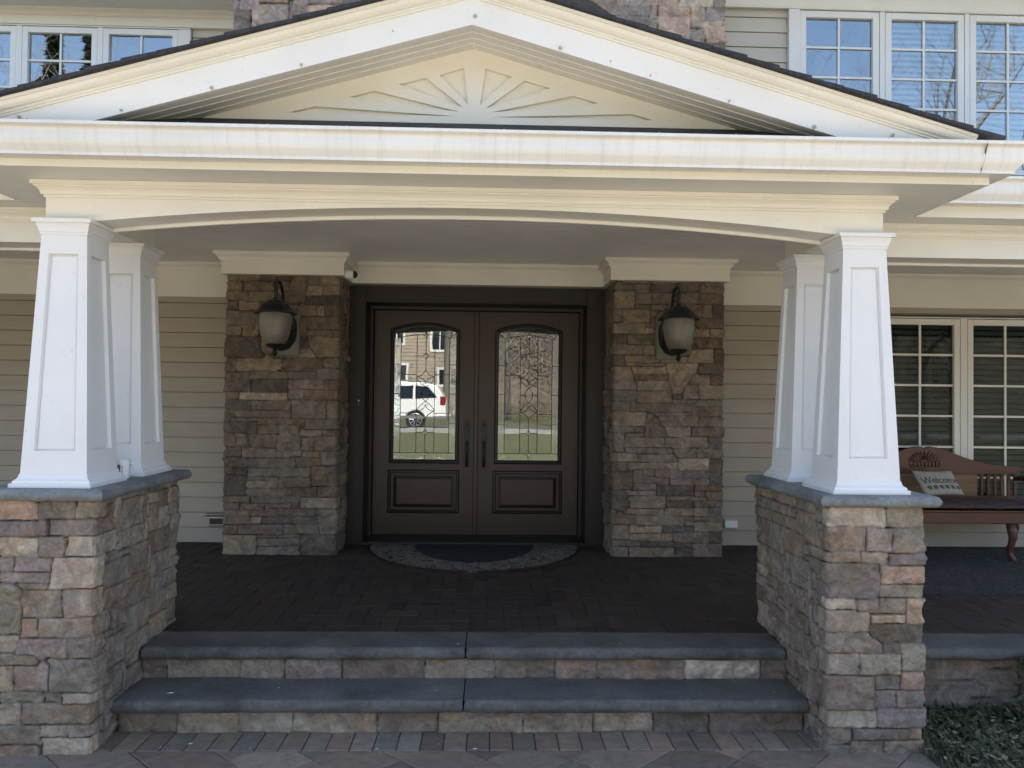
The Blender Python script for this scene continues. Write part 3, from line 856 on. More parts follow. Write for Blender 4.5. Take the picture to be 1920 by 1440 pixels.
# thin lip behind the arch
l = MB(); vs = []; xx = xs[1:-1]; n = len(xx)
for x in xx: vs += [(x, 3.907, arch_z(x) - .016), (x, 3.907, arch_z(x) + .03), (x, 3.925, arch_z(x) - .016), (x, 3.925, arch_z(x) + .03)]
fs = []
for i in range(n - 1):
    a, b = i * 4, i * 4 + 4
    fs += [(a, b, b + 1, a + 1), (a + 2, a + 3, b + 3, b + 2), (a, a + 2, b + 2, b), (a + 1, b + 1, b + 3, a + 3)]
l.add(vs, fs).build('arch_trim', WHITE, roof)
# side beams to the rear columns and the wing beams running off both ways
for s in (-1, 1):
    MB().box(min(s * 1.785, s * 1.985), max(s * 1.785, s * 1.985), 3.907, 4.47, 2.058, 2.2365).build('side_beam', CREAM, roof)
    a, b = (1.987, 7.2) if s > 0 else (-7.2, -1.987)
    MB().box(a, b, 4.30, 4.47, 2.058, 2.2365).build('wing_beam', CREAM, roof)
    MB().box(a, b, 4.472, 4.49, 2.044, 2.10).build('wing_beam_trim', WHITE, roof)
# inner face above the beams up to the ceiling
ib = MB()
ib.box(-1.785, 1.785, 3.928, 3.95, 2.19, 2.39); ib.box(-1.80, -1.787, 3.93, 4.5, 2.239, 2.39); ib.box(1.787, 1.80, 3.93, 4.5, 2.239, 2.39)
ib.box(-7.2, -1.802, 4.40, 4.47, 2.239, 2.39); ib.box(1.802, 7.2, 4.40, 4.47, 2.239, 2.39)
ib.build('inner_fascia', CEIL, roof)
# crown moulding round the beam
def crown(z0, z1, out):
    h = z1 - z0
    return [(0, z0), (out * .16, z0), (out * .16, z0 + h * .15), (out * .34, z0 + h * .15), (out * .34, z0 + h * .25), (out * .40, z0 + h * .38),
            (out * .58, z0 + h * .54), (out * .78, z0 + h * .64), (out * .80, z0 + h * .72), (out, z0 + h * .72), (out, z1), (0, z1)]
cp = crown(2.164, 2.2355, .050)
m = MB().sweep([(-1.9855, 4.299), (-1.9855, 3.7395), (1.9855, 3.7395), (1.9855, 4.299)], cp)
m.build('crown_moulding', CREAM, roof)
for s in (-1, 1):
    a, b = (2.037, 7.2) if s > 0 else (-7.2, -2.037)
    MB().sweep([(a, 4.2995), (b, 4.2995)], cp).build('crown_moulding', CREAM, roof)
# soffit
sf = MB()
sf.box(-2.32, 2.32, 3.5, 3.93, 2.237, 2.247)
for s in (-1, 1):
    a, b = (1.80, 2.32) if s > 0 else (-2.32, -1.80)
    sf.box(a, b, 3.932, 4.5, 2.237, 2.247)
    a, b = (2.322, 7.2) if s > 0 else (-7.2, -2.322)
    sf.box(a, b, 4.12, 4.47, 2.237, 2.247)
sf.build('soffit', SOFF, roof)
# fascia boards
fa = MB().sweep([(-2.322, 4.09), (-2.322, 3.499), (2.322, 3.499), (2.322, 4.09)], [(0, 2.236), (.018, 2.236), (.018, 2.395), (0, 2.395)])
fa.build('fascia', CREAM, roof)
for s in (-1, 1):
    a, b = (2.345, 7.2) if s > 0 else (-7.2, -2.345)
    MB().sweep([(a, 4.118), (b, 4.118)], [(0, 2.236), (.018, 2.236), (.018, 2.395), (0, 2.395)]).build('fascia', CREAM, roof)
# ogee gutters
def gprof(z0, z1):
    h = z1 - z0
    q = [(0, 0), (.070, 0), (.070, .10), (.074, .13), (.078, .18), (.090, .28), (.100, .40), (.103, .52), (.100, .64), (.098, .72), (.101, .80), (.110, .86), (.120, .885), (.122, .90), (.122, 1.0), (.110, 1.0), (.110, .93), (.09, .80), (.09, .40), (.06, .08), (.006, .08), (.006, 1.0), (0, 1.0)]
    return [(o, z0 + k * h) for o, k in q]
gq = gprof(2.268, 2.398)
MB().sweep([(-2.341, 4.0), (-2.341, 3.480), (2.341, 3.480), (2.341, 4.0)], gq).build('gutter', GUT, roof, 'auto')
for s in (-1, 1):
    a, b = (2.35, 7.2) if s > 0 else (-7.2, -2.35)
    MB().sweep([(a, 4.099), (b, 4.099)], gprof(2.296, 2.428)).build('gutter', GUT, roof, 'auto')
# gutter joint and hidden hanger heads along the lip
gj = MB().sweep([(2.255, 3.480), (2.2565, 3.480)], [(o + .0008, z) for o, z in gq[1:15]] + [(.08, 2.30)])
gj.build('gutter_seam', HOOKM, roof)
for k in range(14):
    x = -2.2 + k * .335
    MB().lathe([(.004, 0), (.004, .004), (.002, .006)], (x, 3.366, 2.398), 8).build('gutter_screw', METAL, roof)
# pent roof behind the gutter, in front of the pediment
pent = MB()
pent.add([(-2.34, 3.47, 2.425), (2.34, 3.47, 2.425), (2.34, 3.747, 2.556), (-2.34, 3.747, 2.556), (-2.34, 3.47, 2.410), (2.34, 3.47, 2.410), (2.34, 3.747, 2.540), (-2.34, 3.747, 2.540)],
         [(0, 1, 2, 3), (4, 7, 6, 5), (0, 4, 5, 1), (2, 6, 7, 3), (0, 3, 7, 4), (1, 5, 6, 2)])
pent.build('pent_roof', SHINGLE, roof)
# pediment board with sunburst cut-outs
APX, SL = 2.911, .2835
tri = [(-1.9, APX + .02 - 1.9 * SL - .0), (0, APX + .02), (1.9, APX + .02 - 1.9 * SL), (1.9, 2.35), (-1.9, 2.35)]
holes = [[(-.869, 2.592), (-.746, 2.624), (-.073, 2.591)], [(-.586, 2.672), (-.467, 2.705), (-.064, 2.613)], [(-.352, 2.738), (-.223, 2.772), (-.046, 2.635)],
         [(-.159, 2.787), (-.043, 2.825), (-.022, 2.65)], [(.059, 2.825), (.185, 2.788), (.036, 2.65)], [(.248, 2.771), (.37, 2.737), (.064, 2.633)],
         [(.484, 2.702), (.602, 2.669), (.085, 2.613)], [(.764, 2.621), (.866, 2.593), (.092, 2.591)]]
loops = [[Vector((x, z, 0)) for x, z in tri]] + [[Vector((x, z, 0)) for x, z in h] for h in holes]
flat = [p for lp in loops for p in lp]
tris = tessellate_polygon(loops)
pb = MB()
pb.add([(p.x, 3.748, p.y) for p in flat], [tuple(t) for t in tris])
for h in holes:
    pb.add([(x, 3.748, z) for x, z in h] + [(x, 3.769, z) for x, z in h], [(i, (i + 1) % 3, 3 + (i + 1) % 3, 3 + i) for i in range(3)])
po = pb.build('pediment', CREAM, roof)
MB().prism([(-1.8, 2.36), (1.8, 2.36), (1.8, APX - 1.8 * SL), (0, APX), (-1.8, APX - 1.8 * SL)], 3.769, 3.78, 'y').build('sunburst_backing', CREAM, roof)
# rake boards, rake crown, rake soffit
def rake(s):
    # returns points along slope; sheared prism: profile (y,z offset) swept from eave to apex
    def sw(prof, x0, x1):
        n = len(prof); vs = []
        for x in (x0, x1):
            for y, dz in prof: vs.append((s * x, y, dz - SL * x))
        fs = [(i, (i + 1) % n, n + (i + 1) % n, n + i) for i in range(n)] + [tuple(range(n)), tuple(range(2 * n - 1, n - 1, -1))]
        return MB().add(vs, fs)
    board = sw([(3.49, APX), (3.49, APX + .13), (3.515, APX + .13), (3.515, APX)], 0, 1.95)
    # the foot of the rake is trimmed level with the gutter
    poly = [(0, APX), (0, APX + .13), (2.2, APX + .13 - 2.2 * SL), (2.2, 2.40), ((APX - 2.40) / SL, 2.40)]
    board = MB().prism([(s * x, z) for x, z in poly], 3.49, 3.515, 'y')
    rb = board.build('rake_board', WHITE, roof)
    B0 = APX + .118
    pr = [(3.489, B0), (3.484, B0), (3.482, B0 + .008), (3.476, B0 + .010), (3.474, B0 + .016), (3.462, B0 + .021), (3.452, B0 + .030), (3.446, B0 + .040), (3.444, B0 + .046), (3.436, B0 + .047), (3.434, B0 + .060), (3.50, B0 + .060)]
    sw(pr, 0, 2.26).build('rake_crown', CREAM, roof)
    # beadboard soffit between rake and pediment
    prof = []
    y = 3.516
    while y < 3.745:
        prof += [(y, APX + .010), (y + .003, APX + .014), (y + .006, APX + .010)]
        prof += [(min(y + .050, 3.747), APX + .010), (min(y + .0505, 3.747), APX + .006)]; y += .056
    prof = []
    ys = [3.516, 3.57, 3.63, 3.69, 3.7475]
    for a, b in zip(ys[:-1], ys[1:]):
        prof += [(a, APX + .004), (a + .005, APX + .004), (a + .0055, APX + .0065), (b - .001, APX + .0065)]
    prof += [(3.7475, APX + .03), (3.516, APX + .03)]
    sw(prof, 0, 1.90).build('rake_soffit', SOFF, roof)
    return rb
rl, rr_ = rake(-1), rake(1)
for x, z, r_ in ((-.752, 2.710, .009), (-1.141, 2.599, .011), (.013, 2.947, .011), (.395, 2.815, .012), (1.156, 2.593, .007), (1.542, 2.485, .012), (.80, 2.70, .004), (-1.967, 2.450, .010), (-1.53, 2.491, .007), (1.90, 2.456, .010), (.62, 2.76, .004), (-.35, 2.87, .004)):
    MB().lathe([(r_ * .8, 0), (r_ * .8, -.005), (r_ * .45, -.007), (r_ * .45, -.016), (0.001, -.018)], (x, 3.49, z), 8, 'y').build('light_hook', HOOKM, rl if x < 0 else rr_)
# roof shingles: stepped courses so that the edge is ragged
rndr = random.Random(3)
for s in (-1, 1):
    rm = MB(); x = 2.37; Z0 = APX + .118 + .062
    while x > 0:
        x1 = max(0, x - .145)
        j = rndr.uniform(-.006, .006)
        a, b = (x, x1)
        za, zb = Z0 - SL * a, Z0 - SL * b
        t = .016
        rm.add([(s * a, 3.41 + j, za), (s * b, 3.41 + j, zb), (s * b, 6.9, zb), (s * a, 6.9, za), (s * a, 3.41 + j, za + t + .004), (s * b, 3.41 + j, zb + t - .004), (s * b, 6.9, zb + t - .004), (s * a, 6.9, za + t + .004)],
               [(0, 1, 2, 3), (4, 7, 6, 5), (0, 4, 5, 1), (2, 6, 7, 3), (0, 3, 7, 4), (1, 5, 6, 2)])
        x = x1
    rm.build('shingles', SHINGLE, roof)
    # wing roofs running off both ways
    a, b = (2.3, 7.4) if s > 0 else (-7.4, -2.3)
    MB().prism([(4.02, 2.425), (6.9, 3.16), (6.9, 3.18), (4.02, 2.445)], a, b, 'x').build('wing_shingles', SHINGLE, roof)
# beadboard ceiling
cv = []; cf = []
y = 3.95; k = 0
pts = []
while y < 6.85:
    pts += [(y, 2.3875), (y + .052, 2.3875), (y + .0522, 2.394), (y + .0638, 2.394), (y + .064, 2.3875)]; y += .0642
for y, z in pts: cv += [(-1.786, y, z), (1.786, y, z)]
for i in range(len(pts) - 1): cf.append((2 * i, 2 * i + 1, 2 * i + 3, 2 * i + 2))
MB().add(cv, cf).build('ceiling', CEIL, roof)
for s in (-1, 1):
    pts2 = [p for p in pts if p[0] > 4.47]
    cv = []; a, b = (1.787, 7.2) if s > 0 else (-7.2, -1.787)
    for y, z in pts2: cv += [(a, y, z), (b, y, z)]
    MB().add(cv, [(2 * i, 2 * i + 1, 2 * i + 3, 2 * i + 2) for i in range(len(pts2) - 1)]).build('ceiling', CEIL, roof)

# =================================================================== HOUSE
house = empty('house', (0, 6.85, 0), 'two-storey cream clapboard house with stone entrance bay and dark double door', 'house')
def clap(mb, x0, x1, z0, z1, Y, ex=.1275, zref=0.):
    z = zref + math.floor((z0 - zref) / ex) * ex
    while z < z1 - .002:
        a, b = max(z, z0), min(z + ex, z1)
        if b - a > .003:
            t0 = .013 * (1 - (a - z) / ex); t1 = .013 * (1 - (b - z) / ex)
            c = min(a + .0045, b)
            mb.add([(x0, Y - t0 - .003, c), (x1, Y - t0 - .003, c), (x1, Y - t1 - .003, b), (x0, Y - t1 - .003, b), (x0, Y + .025, c), (x1, Y + .025, c), (x0, Y + .025, a), (x1, Y + .025, a), (x0, Y - .004, a), (x1, Y - .004, a)],
                   [(0, 1, 2, 3), (0, 4, 5, 1), (4, 6, 7, 5), (6, 8, 9, 7)])
        z += ex
sdg = MB()
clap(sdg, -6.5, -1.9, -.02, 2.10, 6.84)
sdg.build('siding', SHADED_SIDING, house)
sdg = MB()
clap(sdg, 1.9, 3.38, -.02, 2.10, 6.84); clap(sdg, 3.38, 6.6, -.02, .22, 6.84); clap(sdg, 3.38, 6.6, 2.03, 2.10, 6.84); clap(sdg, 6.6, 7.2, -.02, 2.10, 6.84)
sdg.build('siding', SHADED_SIDING, house)
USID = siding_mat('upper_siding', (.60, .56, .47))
sdu = MB()
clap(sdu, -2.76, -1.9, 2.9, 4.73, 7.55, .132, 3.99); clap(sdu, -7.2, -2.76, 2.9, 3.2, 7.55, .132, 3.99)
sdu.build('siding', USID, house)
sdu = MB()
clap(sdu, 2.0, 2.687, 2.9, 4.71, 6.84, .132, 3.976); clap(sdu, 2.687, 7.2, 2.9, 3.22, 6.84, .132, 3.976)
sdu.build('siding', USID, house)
# frieze under the porch ceiling + crown
for a, b in ((-6.5, -2.03), (2.03, 7.2)): MB().box(a, b, 6.812, 6.86, 2.094, 2.386).build('frieze_board', CREAM, house)
cw = crown(2.318, 2.3855, .06)
for a, b in ((-6.5, -2.024), (2.024, 7.2)): MB().sweep([(a, 6.811), (b, 6.811)], cw).build('crown_moulding', CREAM, house)
# upper frieze
MB().box(2.0, 7.2, 6.79, 6.86, 4.712, 4.95).build('frieze_board', WHITE, house)
MB().box(2.0, 7.2, 6.775, 6.789, 4.70, 4.722).build('frieze_moulding', CREAM, house)
MB().box(-7.2, -1.9, 7.49, 7.56, 4.727, 4.88).build('frieze_board', CREAM, house)
MB().sweep([(-7.2, 7.489), (-2.0, 7.489)], crown(4.81, 4.872, .05)).build('crown_moulding', CREAM, house)
MB().box(-7.2, -1.985, 7.30, 7.56, 4.873, 4.885).build('soffit', SOFF, house)
MB().box(-7.2, -1.985, 7.18, 7.298, 4.865, 5.02).build('fascia', CREAM, house)

# windows
def window(gx0, gx1, gz0, gz1, mz, Y, sw, glass, blinds, name='window', fr=WHITE):
    # sash frame is the part; pane, muntins and blind are its sub-parts
    f = MB(); d = Y - .012
    f.cham(gx0 - sw, gx0, d, Y + .03, gz0 - sw, gz1 + sw, .003); f.cham(gx1, gx1 + sw, d, Y + .03, gz0 - sw, gz1 + sw, .003)
    f.box(gx0 + .0005, gx1 - .0005, d + .001, Y + .03, gz1, gz1 + sw - .001); f.box(gx0 + .0005, gx1 - .0005, d + .001, Y + .03, gz0 - sw + .001, gz0)
    w_ = f.build(name, fr, house)
    MB().box(gx0 + .0006, gx1 - .0006, Y + .018, Y + .022, gz0, gz1).build('pane', glass, w_)
    mm = MB(); cx = (gx0 + gx1) / 2
    mm.box(cx - .009, cx + .009, Y + .006, Y + .017, gz0, gz1)
    for z in mz:
        mm.box(gx0, cx - .0095, Y + .006, Y + .017, z - .009, z + .009); mm.box(cx + .0095, gx1, Y + .006, Y + .017, z - .009, z + .009)
    mm.build('muntins', fr, w_)
    if blinds:
        bl = MB(); z = gz1 - .03
        while z > gz0:
            a, b = z, z
            bl.add([(gx0 + .01, Y + .060, z), (gx1 - .01, Y + .060, z), (gx1 - .01, Y + .078, z + blinds), (gx0 + .01, Y + .078, z + blinds)], [(0, 1, 2, 3)])
            z -= .05
        bl.build('blind', BLIND if glass is WGLASS else BLIND_SHADED, w_)
    MB().box(gx0 - .03, gx1 + .03, Y + .30, Y + .31, gz0 - .04, gz1 + .04).build('dark_backing', DARK_BACKING, w_)
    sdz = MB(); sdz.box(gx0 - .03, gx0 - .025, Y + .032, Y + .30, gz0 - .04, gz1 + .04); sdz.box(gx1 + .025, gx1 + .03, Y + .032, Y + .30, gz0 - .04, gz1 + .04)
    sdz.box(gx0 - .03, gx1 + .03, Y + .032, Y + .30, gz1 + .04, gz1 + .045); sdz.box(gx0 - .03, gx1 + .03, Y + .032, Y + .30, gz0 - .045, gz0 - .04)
    sdz.build('window_reveal', DARK_BACKING, w_)  # reveal sides coloured near-black for the unlit interior
    return w_
def casing(x0, x1, z0, z1, Y, gaps, lw=.104, tw=.01, fr=WHITE):
    c = MB()
    c.box(x0, gaps[0][0], Y - .022, Y + .028, z0, z1)
    for a, b in gaps[1:]: c.box(a, b, Y - .012, Y + .028, z0, z1 - .0)
    xa = gaps[0][0] + .001; xb = x1 - .001
    c.box(xa, xb, Y - .020, Y + .028, z1 + .001, z1 + tw)
    c.box(x0, x1, Y - .035, Y + .028, z0 - .05, z0 - .001)
    return c.build('window_casing', fr, house)
UZ = [4.375, 4.111, 3.847, 3.583]
for k, (a, b) in enumerate(((2.844, 3.438), (3.605, 4.199), (4.363, 4.957))):
    window(a, b, 3.32, 4.634, UZ, 6.80, .056, WGLASS, .034 if k else 0)
casing(2.687, 5.12, 3.25, 4.697, 6.80, [(2.784, 0), (3.499, 3.544), (4.260, 4.302), (5.018, 5.12)])
LZ = [1.68, 1.413, 1.145, .875, .61]
for a, b in ((3.575, 4.166), (4.337, 4.93), (5.10, 5.70)):
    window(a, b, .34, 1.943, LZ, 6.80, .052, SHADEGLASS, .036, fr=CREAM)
casing(3.40, 5.9, .28, 2.0, 6.80, [(3.517, 0), (4.222, 4.280), (4.986, 5.044), (5.756, 5.9)], fr=CREAM)
for a, b in ((-5.02, -4.43), (-4.266, -3.679), (-3.519, -2.930)):
    window(a, b, 3.32, 4.646, [4.386, 4.13, 3.87, 3.60], 7.50, .054, WGLASS, 0)
casing(-5.2, -2.76, 3.25, 4.705, 7.50, [(-5.078, 0), (-4.374, -4.322), (-3.623, -3.575), (-2.874, -2.76)])

# stone bay: two pillars either side of the door (stone colour darkened for porch shade), carried on above the porch roof to an arched window
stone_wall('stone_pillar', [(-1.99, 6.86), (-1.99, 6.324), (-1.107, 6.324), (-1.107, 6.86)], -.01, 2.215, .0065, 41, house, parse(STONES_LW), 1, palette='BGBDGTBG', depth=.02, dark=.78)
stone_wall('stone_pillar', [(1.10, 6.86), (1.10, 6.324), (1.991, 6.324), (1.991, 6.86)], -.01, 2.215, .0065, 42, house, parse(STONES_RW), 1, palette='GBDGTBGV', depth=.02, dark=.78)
def arch_cut(c):
    x, y, z = c[:, 0], c[:, 1], c[:, 2]
    Rr = 1.76; zc = 4.37 - Rr * math.cos(R(37))
    return (np.abs(x) < 1.06) & (z < zc + np.sqrt(np.maximum(0, Rr * Rr - x * x))) & (y < 6.33)
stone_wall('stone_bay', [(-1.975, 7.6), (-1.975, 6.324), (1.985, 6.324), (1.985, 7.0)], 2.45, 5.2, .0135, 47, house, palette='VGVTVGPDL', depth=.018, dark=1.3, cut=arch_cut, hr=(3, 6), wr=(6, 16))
# arched window in the bay
Rr = 1.76; zc = 4.37 - Rr * math.cos(R(37))
arc = [(1.06 * math.sin(t * math.pi / 2 / 12), 0) for t in range(-12, 13)]
def az(x, r): return zc + math.sqrt(max(0, r * r - x * x))
aw = MB()
pts = [(-1.06 + 2.12 * i / 28) for i in range(29)]
vs = []
for x in pts: vs += [(x, 6.50, az(x, Rr) - .03), (x, 6.50, az(x, Rr) + .0), (x, 6.56, az(x, Rr) - .03), (x, 6.56, az(x, Rr))]
fs = []
for i in range(28):
    a, b = i * 4, i * 4 + 4
    fs += [(a, b, b + 1, a + 1), (a, a + 2, b + 2, b), (a + 2, a + 3, b + 3, b + 2)]
aw.add(vs, fs); aw.box(-1.06, -1.03, 6.50, 6.56, 2.6, 4.37); aw.box(1.03, 1.06, 6.50, 6.56, 2.6, 4.37)
awo = aw.build('arched_window', METAL, house)
gp = [(-1.05, 2.6), (1.05, 2.6)] + [(x, az(x, Rr) - .02) for x in reversed(pts[1:-1])]
MB().prism(gp, 6.53, 6.535, 'y').build('pane', WGLASS, awo)
MB().box(-1.2, 1.2, 6.95, 6.96, 2.5, 5.0).build('dark_backing', DARK_BACKING, awo)
rv = MB()   # stone-thick reveal of the arch
vs = []
for x in pts: vs += [(x, 6.315, az(x, Rr)), (x, 6.62, az(x, Rr))]
rv.add(vs, [(2 * i, 2 * i + 2, 2 * i + 3, 2 * i + 1) for i in range(28)])
rv.box(-1.075, -1.06, 6.315, 6.62, 2.6, 4.37); rv.box(1.06, 1.075, 6.315, 6.62, 2.6, 4.37)
rv.build('arch_reveal', simple('arch_stone', (.25, .24, .235), .85, .25, 12, .4), house)

# pillar headers: frieze board + crown, and the header over the door
def header(x0, x1, y0, yb):
    MB().box(x0, x1, y0, yb, 2.2135, 2.3865).build('pillar_header', CREAM, house)
    MB().sweep([(x0, yb), (x0 - .0005, y0 - .0005), (x1 + .0005, y0 - .0005), (x1, yb)], crown(2.312, 2.3862, .052)).build('crown_moulding', CREAM, house)
header(-2.022, -1.061, 6.276, 6.81)
header(1.061, 2.022, 6.276, 6.81)
MB().box(-1.0605, 1.0605, 6.66, 6.81, 2.2105, 2.3866).build('door_header', CREAM, house)
MB().sweep([(-1.009, 6.6595), (1.009, 6.6595)], crown(2.312, 2.386, .052)).build('crown_moulding', CREAM, house)

# door surround
DX0, DX1, DT = -.932, .905, 2.035
fr = MB()
fr.box(-1.105, DX0 - .03, 6.78, 7.16, -.005, 2.2095); fr.box(DX1 + .03, 1.098, 6.78, 7.16, -.005, 2.2095)
fr.box(DX0 - .0295, DX1 + .0295, 6.782, 7.16, DT + .03, 2.2095)
fo = fr.build('door_surround', FRAMEWOOD, house, bev=.003)
st = MB()
for a, b in ((.0, .030),):
    st.box(DX0 - .0295, DX0, 7.02, 7.16, .03, DT + .0295); st.box(DX1, DX1 + .0295, 7.02, 7.16, .03, DT + .0295); st.box(DX0 + .0005, DX1 - .0005, 7.02, 7.16, DT, DT + .0295)
    st.box(DX0 - .045, DX0 - .031, 6.765, 6.779, 0, DT + .045); st.box(DX1 + .031, DX1 + .045, 6.765, 6.779, 0, DT + .045); st.box(DX0 - .0305, DX1 + .0305, 6.765, 6.779, DT + .031, DT + .045)
st.build('door_stop', FRAMEWOOD, fo, bev=.002)
MB().cham(DX0 - .029, DX1 + .029, 6.74, 7.14, -.004, .034, .006).build('threshold', BLACK, house)

def door(x0, x1, gx0, gx1, hx, lab):
    Y = 7.10
    gz0, gzs, gza = .700, 1.843, 1.895
    gc = (gx0 + gx1) / 2; hwid = (gx1 - gx0) / 2
    Ra = (hwid ** 2 + (gza - gzs) ** 2) / (2 * (gza - gzs))
    def top(x, off=0):
        dx = min(abs(x - gc), hwid + off)
        return gza + off - Ra - off + math.sqrt(max(0, (Ra + off) ** 2 - dx * dx)) + 0
    NA = 16
    axs = [gx0 + (gx1 - gx0) * i / NA for i in range(NA + 1)]
    outer = [(x0, .036), (x1, .036), (x1, DT - .004), (x0, DT - .004)]
    glass = [(gx0, gz0)] + [(x, top(x)) for x in axs] + [(gx1, gz0)]
    px0, px1, pz0, pz1 = gx0 - .015, gx1 + .012, .252, .578
    panel = [(px0, pz0), (px0, pz1), (px1, pz1), (px1, pz0)]
    lp = [[Vector((x, z, 0)) for x, z in outer], [Vector((x, z, 0)) for x, z in glass], [Vector((x, z, 0)) for x, z in panel]]
    fl = [p for q in lp for p in q]
    m = MB().add([(p.x, Y, p.y) for p in fl], [tuple(t) for t in tessellate_polygon(lp)])
    def wall(q, a, b):
        n = len(q); m.add([(x, a, z) for x, z in q] + [(x, b, z) for x, z in q], [(i, (i + 1) % n, n + (i + 1) % n, n + i) for i in range(n)])
    wall(outer, Y, Y + .045); wall(glass, Y, Y + .045); wall(panel, Y, Y + .016)
    d = m.build('door', DOORWOOD, house); d['label'] = lab
    # raised panel
    r1 = [(px0 + .001, pz0 + .001), (px1 - .001, pz1 - .001)]
    pm = MB()
    def rr(i, y): return [(px0 + i, y, pz0 + i), (px1 - i, y, pz0 + i), (px1 - i, y, pz1 - i), (px0 + i, y, pz1 - i)]
    rings = [rr(.0, Y + .0155), rr(.020, Y + .0155), rr(.052, Y + .003), (rr(.056, Y + .003))]
    for a, b in zip(rings[:-1], rings[1:]): pm.add(a + b, [(i, (i + 1) % 4, 4 + (i + 1) % 4, 4 + i) for i in range(4)])
    pm.add(rings[-1], [(0, 1, 2, 3)])
    pm.build('door_panel', DOORWOOD, d)
    # applied moulding round the panel and the glass
    def mould(loop, wdt, name, mat, yo):
        n = len(loop); prof = [(0, -yo), (wdt * .25, -yo * 1.0 - .008), (wdt * .7, -yo - .006), (wdt, -yo + .004)]
        c = Vector((sum(p[0] for p in loop) / n, sum(p[1] for p in loop) / n))
        vs = []; mm = MB()
        for i in range(n):
            a, b, e = Vector(loop[i - 1]), Vector(loop[i]), Vector(loop[(i + 1) % n])
            d1 = (b - a).normalized(); d2 = (e - b).normalized()
            n1 = Vector((-d1.y, d1.x)); n2 = Vector((-d2.y, d2.x)); q = n1 + n2; q = q / q.length_squared * 2
            if q.dot(b - c) < 0: q = -q
            for o, y in prof: vs.append((b.x + q.x * o, Y + y, b.y + q.y * o))
        k = len(prof); fs = []
        for i in range(n):
            j = (i + 1) % n
            for t in range(k - 1): fs.append((i * k + t, j * k + t, j * k + t + 1, i * k + t + 1))
        mm.add(vs, fs); return mm.build(name, mat, d)
    mould(panel, .030, 'panel_moulding', BLACK, .004)
    mould(glass, .034, 'glass_moulding', BLACK, .006)
    # glass and its lead
    gq = [(x, z) for x, z in glass]
    MB().prism(gq, Y + .018, Y + .022, 'y').build('door_glass', DGLASS, d)
    MB().box(gx0 - .03, gx1 + .03, Y + .20, Y + .21, gz0 - .05, gza + .05).build('dark_backing', DARK_BACKING, d)
    H = gzs - gz0
    for ua, ub, va, vb in ((.0, .105, .052, .95), (.895, 1., .052, .95), (.0, 1., .0, .052)):
        MB().box(gx0 + ua * (gx1 - gx0), gx0 + ub * (gx1 - gx0), Y + .0165, Y + .0172, gz0 + va * H, gz0 + vb * H).build('textured_pane', TEXG, d)
    def q(u, v): return (gx0 + u * (gx1 - gx0), Y + .0155, gz0 + v * H)
    cm = MB()
    def line(*uv, r=.0030): cm.tube([q(u, v) for u, v in uv], r, 5)
    def tv(u): return .955 + .028 * (1 - ((u - .5) / .4) ** 2)
    line(*[(u / 20, tv(u / 20)) for u in range(2, 19)])
    line((.1, tv(.1)), (0, 1.0)); line((.9, tv(.9)), (1, 1.0))
    line((0, .052), (1, .052))
    for u in (.105, .365, .655, .895): line((u, .052), (u, tv(u)))
    for v in (.745, .515, .283): line((0, v), (.105, v)); line((.895, v), (1, v))
    for v in (.667, .363): line((.105, v), (.365, v)); line((.655, v), (.895, v))
    line((.51, .0), (.51, .313)); line((.51, .708), (.51, 1.02))
    for v in (.813, .512, .213): line((.365, v), (.47, v)); line((.55, v), (.655, v))
    bv = MB()
    for v in (.978, .813, .213, .047):
        a, b = .040, .026
        line((.51, v + b), (.51 + a, v), (.51, v - b), (.51 - a, v), (.51, v + b))
        bv.add([q(.51, v + b), q(.51 + a, v), q(.51, v - b), q(.51 - a, v)], [(0, 1, 2, 3)])
    def cur(p0, p1, p2, n=8): return [((1 - t) ** 2 * p0[0] + 2 * t * (1 - t) * p1[0] + t * t * p2[0], (1 - t) ** 2 * p0[1] + 2 * t * (1 - t) * p1[1] + t * t * p2[1]) for t in [i / n for i in range(n + 1)]]
    for s in (-1, 1):
        c = .51
        line(*cur((c, .708), (c + s * .03, .66), (c + s * .145, .648)))
        line(*cur((c + s * .145, .648), (c + s * .12, .60), (c, .571)))
        line(*cur((c + s * .145, .648), (c + s * .03, .645), (c, .600)))
        line(*cur((c, .571), (c + s * .13, .513), (c, .455)))
        line(*cur((c, .455), (c + s * .10, .43), (c + s * .145, .378)))
        line(*cur((c + s * .145, .378), (c + s * .05, .372), (c, .313)))
        line(*cur((c + s * .145, .378), (c + s * .03, .385), (c, .425)))
    line((.46, .597), (.56, .597)); line((.46, .428), (.56, .428))
    cm.build('lead_came', LEAD, d)
    for vq in bv.f: pass
    for k in range(4): MB().add([(x, y - .0005, z) for x, y, z in bv.v[4 * k:4 * k + 4]], [(0, 1, 2, 3)]).build('bevelled_jewel', BEVEL, d)
    # handle set
    hp = MB()
    pts = []
    for k in range(24):
        a = 2 * math.pi * k / 24
        pts.append((hx + .027 * math.cos(a), 1.035 + .027 * math.sin(a) if math.sin(a) > 0 else .865 + .027 * math.sin(a)))
    hp.prism(pts, Y - .010, Y - .0005, 'y')
    hp.lathe([(.012, 0), (.012, -.012), (.004, -.016)], (hx, Y - .010, 1.02), 14, 'y')
    h = hp.build('handle', IRON, d, bev=.002)
    gm = MB()
    gm.tube([(hx, Y - .012, .86), (hx, Y - .045, .855), (hx, Y - .058, .82), (hx, Y - .058, .76), (hx, Y - .054, .69), (hx, Y - .035, .655), (hx, Y - .004, .65)], [.009, .011, .0135, .011, .0135, .011, .010], 10)
    gm.lathe([(.001, -.02), (.014, -.016), (.017, 0), (.014, .0)], (hx, Y, .65), 14, 'y')
    gm.box(hx - .010, hx + .010, Y - .05, Y - .012, .872, .884)
    gm.build('grip', IRON, h, 'auto')
